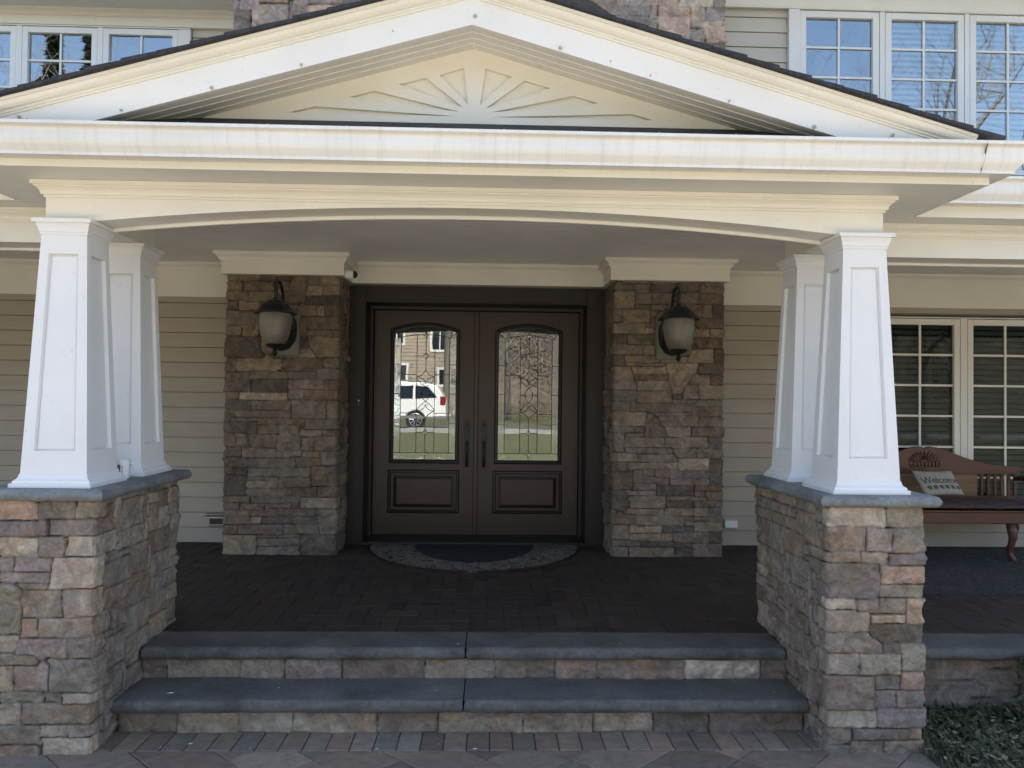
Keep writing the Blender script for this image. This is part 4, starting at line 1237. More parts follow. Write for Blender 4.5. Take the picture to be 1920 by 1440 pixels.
    return d
door(DX0 + .004, -.020, -.752, -.199, -.093, 'left leaf of the dark double door, its glass reflecting a white car')
door(-.010, DX1 - .004, .184, .723, .060, 'right leaf of the dark double door, its glass reflecting trees')
MB().cham(-.036, .006, 7.086, 7.0985, .036, DT - .006, .004).build('astragal', DOORWOOD, house)
# main roof, far above the frame, and the body of the house behind
body = MB()
body.box(-9, 9, 7.9, 15, -.37, 5.6); body.box(-9, -7.21, 6.9, 7.898, -.37, 5.0); body.box(7.21, 9, 6.9, 7.898, -.37, 5.0)
body.box(-1.3, 1.3, 7.36, 7.88, 0, 2.39)
body.build('wall', SHADED_SIDING, house)
MB().prism([(6.15, 5.03), (6.15, 5.12), (11.0, 8.9), (16, 5.2), (16, 5.1), (11.0, 8.78)], -1.975, 9.4, 'x').build('roof', SHINGLE, house)
MB().prism([(7.2, 5.03), (7.2, 5.10), (11.4, 8.6), (16, 5.2), (16, 5.1), (11.4, 8.5)], -9.4, -1.98, 'x').build('roof', SHINGLE, house)
MB().box(-1.97, 9.3, 6.2, 7.9, 5.01, 5.03).build('soffit', SOFF, house)

# =================================================================== OBJECTS ON THE PORCH
def lantern(cx, lab):
    e = empty('wall_lantern', (cx, 6.20, 1.54), lab, 'lantern', 'carriage lanterns beside the door')
    Y = 5.96
    MB().cham(cx - .10, cx + .10, 6.285, 6.33, 1.575, 1.925, .008).build('mounting_block', simple('pale_block', (.165, .165, .135), .8, .12, 8, .3), e)
    k = MB()
    k.lathe([(.035, 0), (.04, -.006), (.036, -.016), (.018, -.020)], (cx, 6.285, 1.79), 20, 'y')
    # C-shaped bracket behind the glass
    k.tube([(cx, 6.268, 1.78), (cx, 6.235, 1.86), (cx, 6.232, 1.875)], .010, 8)
    P = [(cx, Y, 1.612), (cx, Y + .09, 1.610), (cx, Y + .18, 1.636), (cx, Y + .245, 1.69), (cx, Y + .275, 1.765), (cx, Y + .272, 1.83), (cx, Y + .24, 1.885)]
    s_in = -1 if cx > 0 else 1
    P = [(x + s_in * f_, y, z) for (x, y, z), f_ in zip(P, (0, .02, .045, .06, .066, .064, .055))]
    k.tube(P, [.014, .018, .026, .031, .032, .027, .016], 10, 1.0)
    k.build('bracket', IRON, e, 'auto')
    t = MB()
    t.tube([(cx, Y, 1.985), (cx, Y - .012, 2.04), (cx, Y - .004, 2.095), (cx, Y + .045, 2.128), (cx, Y + .12, 2.120), (cx, Y + .19, 2.06), (cx, Y + .225, 1.98), (cx, Y + .24, 1.88)], [.010, .013, .013, .014, .013, .013, .012, .010], 8)
    t.tube([(cx, Y, 1.98), (cx - .004, Y + .002, 2.02), (cx + .004, Y, 2.05), (cx, Y + .008, 2.09)], [.015, .010, .015, .008], 8)
    t.build('scroll_arm', IRON, e, 'auto')
    c = MB().lathe([(.122, 1.868), (.158, 1.866), (.160, 1.872), (.150, 1.880), (.132, 1.892), (.115, 1.915), (.095, 1.938), (.068, 1.952), (.066, 1.960), (.048, 1.968), (.030, 1.976), (.018, 1.990), (.008, 1.998)], (cx, Y, 0), 28)
    c.build('cap', IRON, e, 'auto')
    gl = MB().lathe([(.118, 1.8675), (.1205, 1.84), (.119, 1.80), (.114, 1.76), (.106, 1.72), (.094, 1.682), (.077, 1.650), (.064, 1.640)], (cx, Y, 0), 28)
    gl.build('glass_shade', FROST, e, 'auto')
    b = MB().lathe([(.066, 1.640), (.070, 1.632), (.060, 1.622), (.045, 1.612), (.018, 1.604), (.012, 1.594), (.020, 1.580), (.022, 1.570), (.014, 1.558), (.005, 1.548), (.002, 1.542)], (cx, Y, 0), 20)
    b.build('finial', IRON, e, 'auto')
lantern(-1.508, 'black iron lantern with frosted glass on the stone pillar left of the door')
lantern(1.534, 'black iron lantern with frosted glass on the stone pillar right of the door')

cm_ = empty('security_camera', (-1.035, 6.30, 2.225), 'small white security camera by the crown of the left stone pillar', 'camera')
MB().lathe([(.030, 0), (.034, .004), (.036, .012), (.036, .060), (.030, .068)], (-1.060, 6.32, 2.228), 20, 'x').build('camera_body', PLASTIC, cm_, 'auto')
MB().lathe([(.030, .0685), (.028, .082), (.020, .094), (.002, .100)], (-1.060, 6.32, 2.228), 20, 'x').build('lens_dome', BLACK, cm_, 'auto')
MB().box(-1.0605, -1.040, 6.33, 6.42, 2.262, 2.27).build('mount', PLASTIC, cm_)

db = empty('doorbell', (-1.01, 6.778, 1.20), 'tiny lit doorbell button on the dark frame left of the door', 'doorbell')
MB().cham(-1.022, -.998, 6.770, 6.7798, 1.165, 1.245, .003).build('plate', BLACK, db)
MB().lathe([(.006, 0), (.006, -.004), (.002, -.006)], (-1.010, 6.770, 1.222), 10, 'y').build('button', PLASTIC, db)
MB().lathe([(.004, 0), (.004, -.003), (.002, -.004)], (-1.010, 6.770, 1.192), 10, 'y').build('button', METAL, db)

oc = empty('outlet_cover', (2.206, 6.82, .193), 'white outdoor outlet cover low on the siding right of the door', 'outlet cover')
MB().cham(2.150, 2.262, 6.79, 6.823, .158, .228, .005).build('cover', PLASTIC, oc)
MB().box(2.153, 2.259, 6.786, 6.7895, .222, .226).build('hinge', METAL, oc)
oc = empty('outlet_cover', (-2.2, 6.82, .193), 'grey open outlet cover low on the siding left of the door', 'outlet cover')
b = MB(); b.box(-2.285, -2.13, 6.745, 6.822, .247, .252); b.box(-2.30, -2.13, 6.73, 6.822, .228, .234)
b.build('flap', METAL, oc)
MB().cham(-2.262, -2.13, 6.775, 6.823, .150, .226, .004).build('cover', METAL, oc)
MB().box(-2.248, -2.135, 6.770, 6.7745, .165, .212).build('socket_recess', BLACK, oc)

# half-round door mat
def scroll_mat(name, a, b, sc_, lw_=.02):
    m, nt, bs = new_mat(name)
    tc = N(nt, 'ShaderNodeTexCoord')
    n = noise(nt, 6, 2)
    v = N(nt, 'ShaderNodeTexNoise'); v.inputs['Scale'].default_value = sc_; v.inputs['Detail'].default_value = 1; v.inputs['Distortion'].default_value = 1.6
    nt.links.new(tc.outputs['Object'], v.inputs['Vector'])
    s1 = N(nt, 'ShaderNodeMath', operation='SUBTRACT'); s1.inputs[1].default_value = .5
    ab = N(nt, 'ShaderNodeMath', operation='ABSOLUTE')
    nt.links.new(v.outputs[0], s1.inputs[0]); nt.links.new(s1.outputs[0], ab.inputs[0])
    r = ramp(nt, ab.outputs[0], [(lw_, b), (lw_ * 1.5, a)])
    nt.links.new(r.outputs[0], bs.inputs['Base Color'])
    bs.inputs['Roughness'].default_value = .95
    n2 = noise(nt, 150, 2); bump(nt, bs, n2.outputs[0], .4, .004)
    return m
matz = .0
dm = empty('door_mat', (0, 6.3, 0), 'half-round door mat with scrolled tan border in front of the double door', 'door mat')
def half(rx, ry, y0, z0, z1, n=48, tilt=True):
    pts = [(-.008 + rx * math.cos(math.pi * i / n + math.pi), y0 + ry * math.sin(math.pi * i / n + math.pi)) for i in range(n + 1)]
    vs = [(x, y, floor_z(x, y) + z0) for x, y in pts] + [(x, y, floor_z(x, y) + z1) for x, y in pts]
    m_ = n + 1
    fs = [(i, (i + 1) % m_, m_ + (i + 1) % m_, m_ + i) for i in range(m_)] + [tuple(range(m_, 2 * m_))]
    return MB().add(vs, fs)
def mir(mb):
    return mb
half(.872, .985, 6.735, .001, .012).build('border', scroll_mat('mat_border', (.17, .15, .12), (.012, .011, .010), 11, .03), dm)
half(.50, .70, 6.733, .0122, .015).build('center', simple('mat_black_pile', (.010, .010, .013), .95, .3, 60, .6), dm)
rimp = [(-.008 + .872 * math.cos(math.pi * i / 48 + math.pi), 6.735 + .985 * math.sin(math.pi * i / 48 + math.pi)) for i in range(49)]
MB().tube([(x, y, floor_z(x, y) + .008) for x, y in rimp], .008, 6).build('rubber_rim', BLACK, dm)

# rug under the bench
rg = MB()
xa, xb, ya, yb = 2.72, 5.6, 5.19, 6.62
n = 12
vs = []; 
for j in range(n + 1):
    for i in range(2):
        y = ya + (yb - ya) * j / n; x = (xa, xb)[i]
        vs.append((x, y, floor_z(x, y) + .010))
fs = [(2 * j, 2 * j + 1, 2 * j + 3, 2 * j + 2) for j in range(n)]
rg.add(vs, fs); rg.add([(xa, ya, floor_z(0, ya) + .001), (xb, ya, floor_z(0, ya) + .001), (xb, ya, floor_z(0, ya) + .010), (xa, ya, floor_z(0, ya) + .010)], [(0, 1, 2, 3)])
rg.add([(xa, ya, floor_z(0, ya) + .001), (xa, yb, .001), (xa, yb, .01), (xa, ya, floor_z(0, ya) + .010)], [(0, 1, 2, 3)])
tag(rg.build('rug', scroll_mat('rug_weave', (.032, .028, .026), (.075, .068, .062), 10, .03)), 'dark scroll-patterned rug under the wooden bench', 'rug')

# carved bench
bx0, bx1 = 2.98, 4.64
bc = (bx0 + bx1) / 2
bn = empty('bench', (bc, 6.4, 0), 'carved reddish wooden bench with patterned seat cushion below the window', 'bench')
YF, YB = 6.16, 6.62
MB().cham(bx0, bx1, YF, YF + .03, .305, .395, .006).build('seat_rail', BENCHWOOD, bn)
s_ = MB(); s_.box(bx0 + .004, bx0 + .03, YF + .031, YB, .31, .39); s_.box(bx1 - .03, bx1 - .004, YF + .031, YB, .31, .39); s_.box(bx0 + .004, bx1 - .004, YB, YB + .03, .31, .39)
s_.build('seat_frame', BENCHWOOD, bn)
MB().box(bx0, bx1, YF - .008, YB + .02, .396, .408).build('seat_board', BENCHWOOD, bn)
# cushion
cu = bmesh.new()
nx_, ny_ = 60, 14
gv = {}
me = MB(); vs = []; 
for side in (0, 1):
    for j in range(ny_ + 1):
        for i in range(nx_ + 1):
            u, v = i / nx_, j / ny_
            ed = min(u * 8, (1 - u) * 8, v * 2.2, (1 - v) * 2.2, 1)
            h = math.sqrt(max(0, 1 - (1 - ed) ** 2))
            z = .43 + (.034 * h + .004 * math.sin(u * 37) * h) * (1 if side else -.6)
            vs.append((bx0 + .012 + (bx1 - bx0 - .024) * u, YF + .0 + (YB - YF) * v, z))
fs = []
K = (nx_ + 1) * (ny_ + 1)
for j in range(ny_):
    for i in range(nx_):
        a = j * (nx_ + 1) + i
        fs.append((a, a + 1, a + nx_ + 2, a + nx_ + 1)); fs.append((K + a, K + a + 1, K + a + nx_ + 2, K + a + nx_ + 1))
MB().add(vs, fs).build('cushion', scroll_mat('cushion_weave', (.062, .034, .036), (.13, .10, .09), 16), bn, True)
# back: shaped top rail, panel, slats
def crest(x):
    d = abs(x - bc)
    if d < .42: return .775 + .115 * math.cos(d / .42 * math.pi / 2) ** 1.3 - (.02 * math.exp(-((d) / .02) ** 2))
    return .775 - .05 * ((d - .42) / .41) ** .8 + .0 * d - .012 * math.sin((d - .42) / .41 * math.pi)
cxs = [bx0 + (bx1 - bx0) * i / 72 for i in range(73)]
bk = [(x, crest(x)) for x in cxs] + [(bx1, .655), (bx0, .655)]
MB().prism(bk, YB + .0, YB + .032, 'y').build('top_rail', BENCHWOOD, bn, bev=.004)
MB().box(bx0 + .05, bx1 - .05, YB - .001 + .004, YB + .028, .4085, .47).build('lower_rail', BENCHWOOD, bn)
MB().box(bc - .46, bc + .46, YB + .010, YB + .022, .471, .6545).build('back_panel', wood_mat('bench_panel_wood', (.17, .09, .04), .45, (1, 8, 8)), bn)
for s in (-1, 1):
    for k in range(6):
        x = bc + s * (.50 + k * .058)
        MB().cham(x - .013, x + .013, YB + .006, YB + .024, .4705, .6545, .003).build('slat', BENCHWOOD, bn)
# carved fan in the crest
cf_ = MB()
for k in range(11):
    a = math.pi * (k + .5) / 11
    dx, dz = math.cos(a), math.sin(a)
    cf_.tube([(bc + dx * .02, YB - .001, .765 + dz * .012), (bc + dx * .10, YB - .004, .765 + dz * .055), (bc + dx * .145, YB - .001, .765 + dz * .082)], [.005, .013, .005], 6)
for k in range(-4, 5):
    cf_.tube([(bc + k * .03, YB, .758), (bc + k * .033, YB - .004, .738), (bc + k * .028, YB, .715)], [.004, .009, .004], 6)
cf_.build('carving', BENCHLEG, bn, True)
def cab(x, y, dx, dy, nm='leg'):
    MB().tube([(x, y, .305), (x + dx * .3, y + dy * .3, .24), (x + dx * .45, y + dy * .45, .19), (x - dx * .1, y - dy * .1, .10), (x - dx * .2, y - dy * .2, .06), (x + dx * .5, y + dy * .5, .018), (x + dx * .9, y + dy * .9, .004)],
              [.034, .036, .031, .021, .020, .024, .016], 10).build(nm, BENCHLEG, bn, True)
for x, dx in ((bx0 + .05, -.03), (bc - .46, -.01), (bc + .46, .02), (bx1 - .05, .04)):
    cab(x, YF + .04, dx, -.03)
for x in (bx0 + .05, bx1 - .05):
    MB().tube([(x, YB, .31), (x + .03, YB + .02, .2), (x + .0, YB + .03, .1), (x - .04, YB + .05, .003)], [.026, .020, .018, .016], 8).build('leg', BENCHLEG, bn, True)
for s in (-1, 1):
    x = bc + s * .79
    MB().tube([(x, YB, .62), (x, YB - .12, .64), (x, YF + .10, .63), (x, YF + .04, .60), (x, YF + .06, .56)], [.018, .02, .022, .022, .014], 8).build('arm_rest', BENCHWOOD, bn, True)
    MB().tube([(x, YF + .10, .62), (x, YF + .06, .52), (x, YF + .09, .41)], [.014, .017, .014], 8).build('arm_support', BENCHWOOD, bn, True)

# pillow with woven word
pl_e = empty('pillow', (3.78, 6.36, .46), 'small cream welcome pillow leaning on the wooden bench back', 'pillow')
def pil(u, v, side):
    # u,v 0..1 ; leaning parallelogram
    P00, P10, P11, P01 = Vector((3.655, 6.33, .497)), Vector((3.965, 6.31, .512)), Vector((3.925, 6.44, .700)), Vector((3.605, 6.46, .698))
    p = P00 * (1 - u) * (1 - v) + P10 * u * (1 - v) + P11 * u * v + P01 * (1 - u) * v
    nrm = (P10 - P00).cross(P01 - P00).normalized()
    e_ = (max(0, 4 * u * (1 - u)) ** .5) * (max(0, 4 * v * (1 - v)) ** .5)
    sag = -.012 * math.sin(math.pi * u) * (v - .5) * 2 * (1 - e_ * .5)
    return p + nrm * (.040 * e_ * side) + Vector((0, 0, sag))
vs = []; fs = []; n_ = 24
for side in (1, -1):
    for j in range(n_ + 1):
        for i in range(n_ + 1): vs.append(tuple(pil(i / n_, j / n_, side)))
K = (n_ + 1) ** 2
for j in range(n_):
    for i in range(n_):
        a = j * (n_ + 1) + i
        fs += [(a, a + 1, a + n_ + 2, a + n_ + 1), (K + a, K + a + n_ + 1, K + a + n_ + 2, K + a + 1)]
MB().add(vs, fs).build('pillow_cover', simple('linen', (.36, .335, .28), .9, .15, 30, .6, fine=180), pl_e, True)
_c = bpy.data.curves.new('lettering', 'FONT'); _c.body = 'Welcome'; _c.size = 1; _c.offset = .012
_t = bpy.data.objects.new('tmp_text', _c); col.objects.link(_t)
bpy.context.view_layer.update()
_me = bpy.data.meshes.new_from_object(_t)
bpy.data.objects.remove(_t)
bm = bmesh.new(); bm.from_mesh(_me)
bmesh.ops.triangulate(bm, faces=bm.faces)
bmesh.ops.subdivide_edges(bm, edges=bm.edges, cuts=1)
xs_ = [v.co.x for v in bm.verts]; x0_, x1_ = min(xs_), max(xs_)
_side = 1 if (pil(.5, .5, 1).y < pil(.5, .5, -1).y) else -1
for v in bm.verts:
    u = .06 + .92 * (v.co.x - x0_) / (x1_ - x0_); w2 = .42 + v.co.y * .37
    p = pil(u, w2, _side)
    v.co = p + Vector((0, -.0022, .0006))
for k in range(6):     # row of little woven motifs under the word
    u0 = .12 + k * .145
    for (a, b, c, d) in ((0, .10, .26, .33), (.015, .05, .20, .26), (.06, .10, .19, .26)):
        q = [bm.verts.new(pil(u0 + x, y, _side) + Vector((0, -.0025, .0006))) for x, y in ((a, c), (b, c), (b, d), (a, d))]
        bm.faces.new(q)
bm.to_mesh(_me); bm.free(); _me.name = 'lettering'
link('lettering', _me, simple('green_thread', (.075, .095, .055), .9, .2, 40, 0), pl_e)

# mug on the left pier
mg = empty('mug', (-1.768, 4.088, .8195), 'white printed mug between the two columns of the left pier', 'mug')
MB().lathe([(.036, 0), (.040, .004), (.041, .02), (.041, .094), (.0395, .096), (.038, .094), (.038, .012), (.001, .010)], (-1.768, 4.088, .8205), 28).build('cup', PLASTIC, mg, 'auto')
MB().tube([(-1.730 + .034 * math.sin(t) , 4.083, .869 + .030 * math.cos(t)) for t in [math.pi * k / 12 for k in range(13)]], .0055, 8).build('handle', PLASTIC, mg, True)
pr_ = MB(); vs = []
for k in range(7):
    a = math.radians(232 + k * 9)
    for z in (.845, .893): vs.append((-1.768 + .0414 * math.cos(a), 4.088 + .0414 * math.sin(a), z))
pr_.add(vs, [(2 * k, 2 * k + 2, 2 * k + 3, 2 * k + 1) for k in range(6)])
pr_.build('printed_picture', simple('mug_print', (.10, .08, .14), .4, .6, 60, 0), mg)
pr_ = MB()
for r in range(6):
    vs = []
    for k in range(3):
        a = math.radians(291 + k * 6)
        for z in (.848 + r * .0075, .851 + r * .0075): vs.append((-1.768 + .0414 * math.cos(a), 4.088 + .0414 * math.sin(a), z))
    pr_.add(vs, [(0, 2, 3, 1), (2, 4, 5, 3)])
pr_.build('printed_lines', simple('mug_lines', (.12, .10, .3), .4, .1, 60, 0), mg)

# =================================================================== PLANTING RIGHT OF THE STEPS
YARD = simple('yard_soil', (.055, .058, .035), .95, .5, 8, .6)
tag(MB().box(2.12, 12, 1.62, 4.16, -.40, -.362).build('planting_bed', YARD), kind='structure')
tag(MB().box(-12, -3.001, 1.62, 4.16, -.40, -.362).build('planting_bed', YARD), kind='structure')
def leaf_mat(name, a, b):
    m, nt, bs = new_mat(name)
    n = noise(nt, 6, 3); oi = noise(nt, 80, 1)
    r = ramp(nt, oi.outputs[0], [(.3, a), (.7, b)])
    nt.links.new(r.outputs[0], bs.inputs['Base Color'])
    bs.inputs['Roughness'].default_value = .55
    return m
rg_ = random.Random(9)
gm_ = MB()
def gz(x, y): return -.362 + .03 * math.sin(x * 3.1) * math.sin(y * 2.7) + .02
for k in range(15000):
    x = rg_.uniform(2.02, 4.6); y = rg_.uniform(2.7, 4.13)
    if x < 2.16 + rg_.random() * .05 and y > 3.55: continue
    edge = 2.02 + .16 * math.sin(y * 5) ** 2
    if x < edge: continue
    z = gz(x, y) + rg_.uniform(-.02, .035)
    a = rg_.uniform(0, 6.28); s = rg_.uniform(.010, .022); t = rg_.uniform(-.8, .8)
    d = Vector((math.cos(a), math.sin(a), t)).normalized() * s * 1.5
    p = Vector((-math.sin(a), math.cos(a), rg_.uniform(-.4, .4))).normalized() * s * .6
    c = Vector((x, y, z))
    gm_.v += [tuple(c - d), tuple(c + p), tuple(c + d), tuple(c - p)]; k0 = len(gm_.v) - 4
    gm_.f.append((k0, k0 + 1, k0 + 2, k0 + 3))
for k in range(9000):
    x = rg_.uniform(2.10, 4.6); y = rg_.uniform(2.7, 4.13)
    z = gz(x, y) - .02; h = rg_.uniform(.03, .075); a = rg_.uniform(0, 6.28); wv = .0025
    lx, ly = math.cos(a) * h * .5, math.sin(a) * h * .5
    k0 = len(gm_.v)
    gm_.v += [(x - wv, y, z), (x + wv, y, z), (x + lx * .4 + wv * .7, y + ly * .4, z + h * .7), (x + lx, y + ly, z + h)]
    gm_.f.append((k0, k0 + 1, k0 + 2, k0 + 3))
me = bpy.data.meshes.new('ground_cover'); me.from_pydata(gm_.v, [], gm_.f)
tag(link('ground_cover', me, leaf_mat('cover_leaves', (.05, .055, .028), (.125, .115, .06))), kind='stuff')
# dry leaves and mulch scraps among the green
dl_ = MB()
for k in range(420):
    x = rg_.uniform(2.06, 4.4); y = rg_.uniform(2.8, 4.1); z = gz(x, y) + rg_.uniform(.015, .05)
    a = rg_.uniform(0, 6.28); s = rg_.uniform(.012, .03)
    d = Vector((math.cos(a), math.sin(a), rg_.uniform(-.3, .3))) * s; p = Vector((-math.sin(a), math.cos(a), rg_.uniform(-.3, .3))) * s * .45
    c = Vector((x, y, z)); k0 = len(dl_.v)
    dl_.v += [tuple(c - d), tuple(c + p), tuple(c + d), tuple(c - p)]; dl_.f.append((k0, k0 + 1, k0 + 2, k0 + 3))
me = bpy.data.meshes.new('leaf_litter'); me.from_pydata(dl_.v, [], dl_.f)
tag(link('leaf_litter', me, leaf_mat('dry_leaves', (.16, .12, .07), (.34, .29, .20))), kind='stuff')
# shrub at the right edge
sh = empty('shrub', (3.05, 3.95, -.36), 'small leafy shrub at the right edge against the porch slab', 'shrub')
lm = MB()
for k in range(1500):
    a = rg_.uniform(0, 6.28); e_ = rg_.uniform(-.2, 1.5); r = rg_.uniform(.65, 1) 
    x = 3.06 + .26 * r * math.cos(a) * math.cos(e_); y = 3.92 + .20 * r * math.sin(a) * math.cos(e_); z = -.22 + .36 * r * math.sin(e_)
    x += .05 * math.sin(z * 23 + a * 3)
    s = rg_.uniform(.012, .022)
    d = Vector((rg_.uniform(-1, 1), rg_.uniform(-1, 1), rg_.uniform(-1, 1))).normalized() * s; p = d.cross(Vector((rg_.uniform(-1, 1), rg_.uniform(-1, 1), rg_.uniform(-1, 1)))).normalized() * s * .55
    c = Vector((x, y, z)); k0 = len(lm.v)
    lm.v += [tuple(c - d), tuple(c + p), tuple(c + d), tuple(c - p)]; lm.f.append((k0, k0 + 1, k0 + 2, k0 + 3))
me = bpy.data.meshes.new('foliage'); me.from_pydata(lm.v, [], lm.f)
link('foliage', me, leaf_mat('shrub_leaves', (.03, .05, .02), (.07, .09, .04)), sh)
st_ = MB()
for k in range(9):
    a = k * .7
    st_.tube([(3.06, 3.95, -.37), (3.06 + .08 * math.cos(a), 3.93 + .06 * math.sin(a), -.2), (3.06 + .2 * math.cos(a), 3.92 + .15 * math.sin(a), .02)], [.006, .005, .002], 5)
st_.build('stems', BENCHLEG, sh)
# fallen petals and scraps
for k, (x, y, z, sz, a) in enumerate(((-1.43, 3.91, -.1995, .020, .1), (-.93, 3.98, -.1995, .007, .5), (-1.27, 3.74, -.3695, .012, .3), (-1.39, 3.70, -.3695, .008, 1.2), (-.40, 3.68, -.3695, .010, 0), (-.12, 3.73, -.3695, .006, .8),
                                      (.05, 3.68, -.3695, .013, .1), (-.05, 4.16, -.0355, .008, .5), (.80, 4.17, -.0355, .008, .3), (1.53, 3.92, -.1995, .006, .5), (-.98, 3.69, -.3695, .005, .4), (-.15, 3.95, -.1995, .005, .2), (.97, 3.67, -.3695, .007, .9), (.40, 3.86, -.3695, .005, .9))):
    m_ = MB().add([(x - sz * math.cos(a), y - sz * math.sin(a), z), (x, y - sz * .22, z + .002), (x + sz * math.cos(a), y + sz * math.sin(a), z + .001), (x, y + sz * .22, z + .004)], [(0, 1, 2, 3)])
    tag(m_.build('petal', PLASTIC), 'tiny fallen white petal lying on the shaded steps or paving', 'petal', 'white petals scattered on the steps and paving')

# =================================================================== ACROSS THE ROAD (seen mirrored in the glass)
vz = lawn_z(0, -15.5) + .012
CARW = simple('white_car_paint', (.80, .80, .79), .25, .03, 3, 0)
TYRE = simple('tyre_rubber', (.02, .02, .02), .8, .2, 20, .3)
RIM = simple('alloy_rim', (.55, .55, .56), .3, .1, 20, 0, metal=.8)
RED = simple('tail_light_red', (.22, .02, .02), .25, .1, 20, 0)
van = empty('parked_car', (-4.0, -15.6, vz), 'white people carrier parked across the road, mirrored in the left door glass', 'car')
side = [(-6.35, .45), (-6.42, .85), (-6.2, 1.02), (-5.35, 1.15), (-4.75, 1.62), (-4.3, 1.74), (-2.2, 1.76), (-1.75, 1.62), (-1.52, 1.15), (-1.45, .95), (-1.42, .50), (-1.55, .38)]
arch = lambda c: [(c + .40 * math.cos(math.pi * k / 10), .36 + .40 * math.sin(math.pi * k / 10)) for k in range(11)]
poly = side + arch(-2.55) + arch(-5.35)
MB().prism([(x, z + vz) for x, z in poly], -16.5, -14.75, 'y').build('body', CARW, van, bev=.05)
for q in ([(-4.62, 1.18), (-4.28, 1.60), (-3.55, 1.62), (-3.55, 1.16)], [(-3.47, 1.16), (-3.47, 1.62), (-2.65, 1.62), (-2.65, 1.16)], [(-2.57, 1.16), (-2.57, 1.61), (-2.1, 1.58), (-1.78, 1.18)]):
    MB().prism([(x, z + vz) for x, z in q], -14.75, -14.742, 'y').build('side_window', CARGLASS, van)
MB().box(-1.66, -1.47, -14.76, -14.735, vz + .92, vz + 1.22).build('tail_light', RED, van)
MB().box(-6.4, -1.40, -14.77, -14.73, vz + .40, vz + .52).build('side_skirt', METAL, van)
r_ = MB(); r_.tube([(-4.3, -14.95, vz + 1.78), (-3.2, -14.95, vz + 1.81), (-2.1, -14.95, vz + 1.79)], .02, 6); r_.build('roof_rail', METAL, van)
for cx_ in (-2.55, -5.35):
    wl = MB().lathe([(.25, .04), (.36, .03), (.37, -.05), (.37, -.2), (.3, -.22)], (cx_, -14.80, vz + .37), 28, 'y').build('wheel', TYRE, van)
    rm_ = MB()
    for k in range(10):
        a = k * math.pi / 5
        rm_.tube([(cx_ + .05 * math.cos(a), -14.752, vz + .37 + .05 * math.sin(a)), (cx_ + .24 * math.cos(a), -14.752, vz + .37 + .24 * math.sin(a))], .018, 5)
    rm_.tube([(cx_ + .245 * math.cos(t * math.pi / 12), -14.755, vz + .37 + .245 * math.sin(t * math.pi / 12)) for t in range(24)], .016, 5, closed=True)
    rm_.build('rim', RIM, wl)

hz = lawn_z(0, -32)
nb = empty('neighbouring_house', (-8, -34, hz), 'tan shingled house across the road, mirrored in the left door glass', 'house')
SH = siding_mat('tan_shingle_siding', (.36, .30, .23))
m = MB(); clap(m, -17, -.4, 0, 0.01, -1)
bw = MB(); z = hz
nwin = [(-9.6, -8.7, 4.9, 6.2), (-5.9, -5.1, 4.6, 6.0), (-3.3, -2.4, 4.3, 6.0), (-6.0, -4.9, 2.3, 3.3), (-2.9, -1.4, 2.1, 3.1), (-12.6, -11.4, 2.2, 3.6)]
bw.box(-17, -.6, -44, -34, hz, hz + 6.2); bw.build('wall', SH, nb)
cl_ = MB()
for k in range(28):
    z = hz + k * .22
    cl_.add([(-17, -33.95, z), (-.6, -33.95, z), (-.6, -33.98, z + .22), (-17, -33.98, z + .22)], [(0, 1, 2, 3)])
    cl_.add([(-17, -33.98, z), (-.6, -33.98, z), (-.6, -33.95, z), (-17, -33.95, z)], [(0, 1, 2, 3)])
cl_.build('siding', SH, nb)
MB().prism([(-33.3, hz + 6.0), (-39, hz + 9.6), (-44.6, hz + 6.0)], -17.5, -.1, 'x').build('roof', SHINGLE, nb)
for x0, x1, z0, z1 in nwin:
    f = MB(); f.box(x0 - .14, x1 + .14, -33.94, -33.90, z0 - .14, z1 + .14)
    wf = f.build('window', WHITE, nb)
    pn_ = MB(); cx_ = (x0 + x1) / 2; pn_.box(x0, cx_ - .03, -33.899, -33.89, z0, z1); pn_.box(cx_ + .03, x1, -33.899, -33.89, z0, z1)
    pn_.build('pane', CARGLASS, wf)

# bare trees
BARK = simple('grey_bark', (.17, .15, .125), .9, .3, 12, .6)
def tree_mesh(seed, H):
    rt = random.Random(seed)
    m = MB()
    tk = MB()
    def br(mb, p, d, L_, r, lev):
        n = 4 if lev < 3 else 3
        pts = [p.copy()]; rr_ = [r]
        for k in range(n):
            d = (d + Vector((rt.uniform(-1, 1), rt.uniform(-1, 1), rt.uniform(-.3, .6))) * (.10 + .06 * lev)).normalized()
            p = p + d * L_ / n
            pts.append(p.copy()); rr_.append(r * (1 - .62 * (k + 1) / n))
        mb.tube(pts, rr_, 7 if lev == 0 else (5 if lev < 2 else 3))
        if lev >= 4: return
        cnt = (7, 5, 5, 4)[lev]
        for k in range(cnt):
            i = rt.randint(1 if lev else 2, n)
            ax = Vector((rt.uniform(-1, 1), rt.uniform(-1, 1), rt.uniform(-.2, .8))).normalized()
            dd = (d * .55 + ax * .85).normalized()
            br(m, pts[i], dd, L_ * rt.uniform(.45, .68), rr_[i] * .62, lev + 1)
    br(tk, Vector((0, 0, 0)), Vector((0, 0, 1)), H * .5, H * .016, 0)
    def mk(q, nme):
        me = bpy.data.meshes.new(nme); me.from_pydata(q.v, [], q.f); me.materials.append(BARK); return me
    return mk(tk, 'trunk'), mk(m, 'crown')
TM = [tree_mesh(50 + k, 14 + k) for k in range(3)]
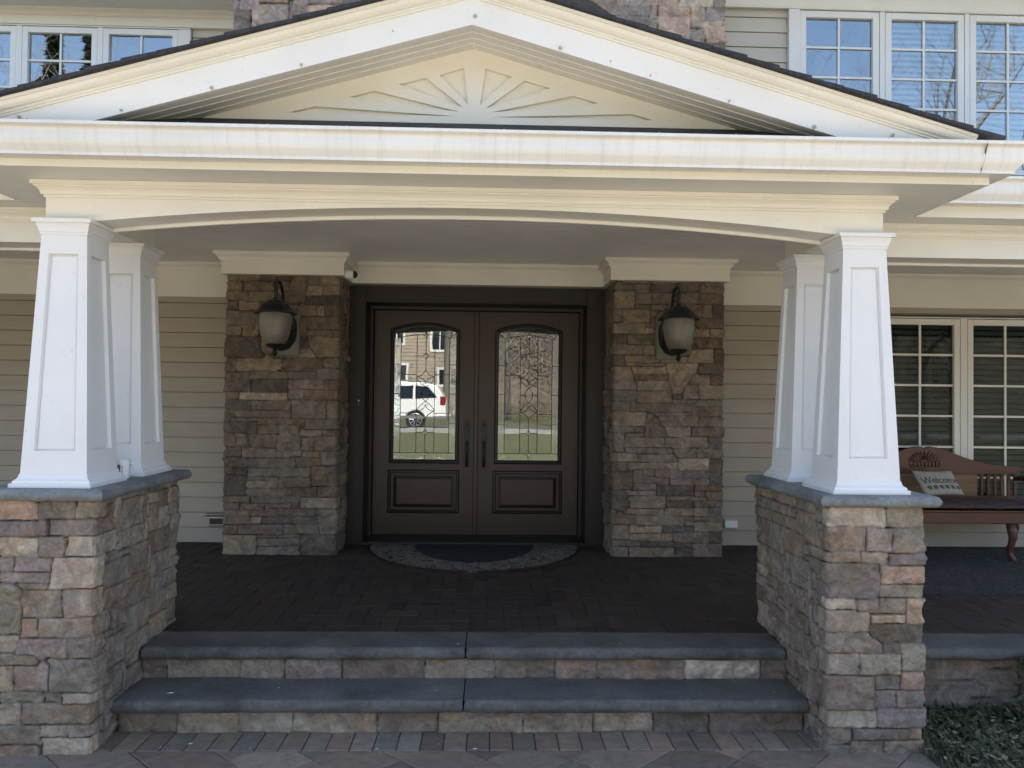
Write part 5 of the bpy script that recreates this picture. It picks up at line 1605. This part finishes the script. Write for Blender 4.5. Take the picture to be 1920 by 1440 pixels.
spots = [(-13, -22, 0), (-7.5, -17.8, 1), (-9.5, -25, 2), (3.5, -22, 0), (6.5, -27, 1), (9.5, -23, 2), (1.2, -31, 1), (12.5, -18, 0), (16, -25, 2), (4.8, -34, 0), (8, -38, 1), (12, -32, 2), (-2.2, -27, 2), (19, -20, 1), (-18, -19, 1), (11.5, -8.5, 2), (15.5, -11, 1), (8.8, -11.5, 0), (-10.5, -8.5, 1), (-14.5, -11.5, 0)]
words = ['nearest', 'slender', 'broad', 'leaning', 'tall', 'forked', 'pale', 'twiggy', 'low-branched', 'far', 'farthest', 'straight', 'central', 'outer right', 'outer left', 'lawn-side forked', 'lawn-side tall', 'lawn-side slim', 'roadside spreading', 'roadside upright']
for k, (x, y, q) in enumerate(spots):
    e = empty('bare_tree', (x, y, lawn_z(x, y) - .05), words[k] + ' leafless grey tree across the road, reflected in the window glass', 'tree', 'leafless trees across the road')
    for me in TM[q]:
        o = bpy.data.objects.new(me.name.split('.')[0], me); col.objects.link(o); o.parent = e
    e.rotation_euler.z = k * 1.7
    s = rnd.uniform(.85, 1.15); e.scale = (s, s, s)
# evergreens at the left
def conifer(seed, H):
    rt = random.Random(seed); f = MB()
    for k in range(5200):
        h = rt.random() ** 1.2
        R_ = (1 - h) * H * .22 * (.75 + .25 * math.sin(h * 40 + rt.random())) * math.sqrt(rt.uniform(.25, 1))
        a = rt.uniform(0, 6.28)
        c = Vector((R_ * math.cos(a), R_ * math.sin(a), .6 + h * (H - .6) - R_ * .25))
        s = rt.uniform(.12, .26)
        d = Vector((math.cos(a), math.sin(a), -.3 + rt.uniform(-.3, .3))).normalized() * s; p = Vector((-math.sin(a), math.cos(a), rt.uniform(-.5, .5))) * s * .45
        k0 = len(f.v); f.v += [tuple(c - d), tuple(c + p), tuple(c + d), tuple(c - p)]; f.f.append((k0, k0 + 1, k0 + 2, k0 + 3))
    me = bpy.data.meshes.new('crown'); me.from_pydata(f.v, [], f.f); me.materials.append(EVER)
    tk = MB().tube([(0, 0, 0), (0, 0, H * .5), (0, 0, H * .95)], [H * .014, H * .009, .02], 7)
    mt = bpy.data.meshes.new('trunk'); mt.from_pydata(tk.v, [], tk.f); mt.materials.append(BARK)
    return me, mt
EVER = leaf_mat('evergreen_needles', (.03, .05, .022), (.08, .10, .05))
CM = conifer(3, 15)
for k, (x, y, s, wd) in enumerate(((-14.5, -14, 1.0, 'nearest'), (-17.5, -17, 1.1, 'taller'), (-21, -14, .9, 'outermost'))):
    e = empty('evergreen_tree', (x, y, lawn_z(x, y) - .05), wd + ' dark evergreen across the road, reflected in the upper left windows', 'tree', 'evergreens across the road')
    for me in CM:
        o = bpy.data.objects.new(me.name.split('.')[0], me); col.objects.link(o); o.parent = e
    e.scale = (s, s, s); e.rotation_euler.z = k * 2
# brown wooded slope behind everything
def hill_z(x, y): return .1 + max(0, (-44 - y)) * .62 * (.85 + .15 * math.sin(x * .11 + 1))
sheet('hill', -70, 70, -75, -44, hill_z, simple('leaf_litter_slope', (.13, .105, .08), .95, .45, 1.2, .8), 40, 16)
# brush and far woodland as one mass
fb = MB(); rb_ = random.Random(77)
for k in range(38000):
    x = rb_.uniform(-40, 40); y = rb_.uniform(-56, -47) if k % 5 else rb_.uniform(-33.5, -29)
    if y > -40 and x > 0: y -= 4 
    hh = (9 if y < -40 else 1.3) * (.7 + .3 * math.sin(x * .9) * math.sin(x * .37 + 1))
    z = (hill_z(x, y) if y < -44 else lawn_z(x, y)) + rb_.random() * hh
    s = rb_.uniform(.10, .30) if y < -40 else rb_.uniform(.05, .13)
    d = Vector((rb_.uniform(-1, 1), rb_.uniform(-.3, .3), rb_.uniform(-1, 1))).normalized() * s; p = Vector((rb_.uniform(-1, 1), 0, rb_.uniform(-1, 1))).normalized() * s * .4
    c = Vector((x, y, z)); k0 = len(fb.v)
    fb.v += [tuple(c - d), tuple(c + p), tuple(c + d), tuple(c - p)]; fb.f.append((k0, k0 + 1, k0 + 2, k0 + 3))
me = bpy.data.meshes.new('far_woodland'); me.from_pydata(fb.v, [], fb.f)
tag(link('far_woodland', me, leaf_mat('brush_twigs', (.11, .085, .06), (.20, .16, .12))), kind='stuff')
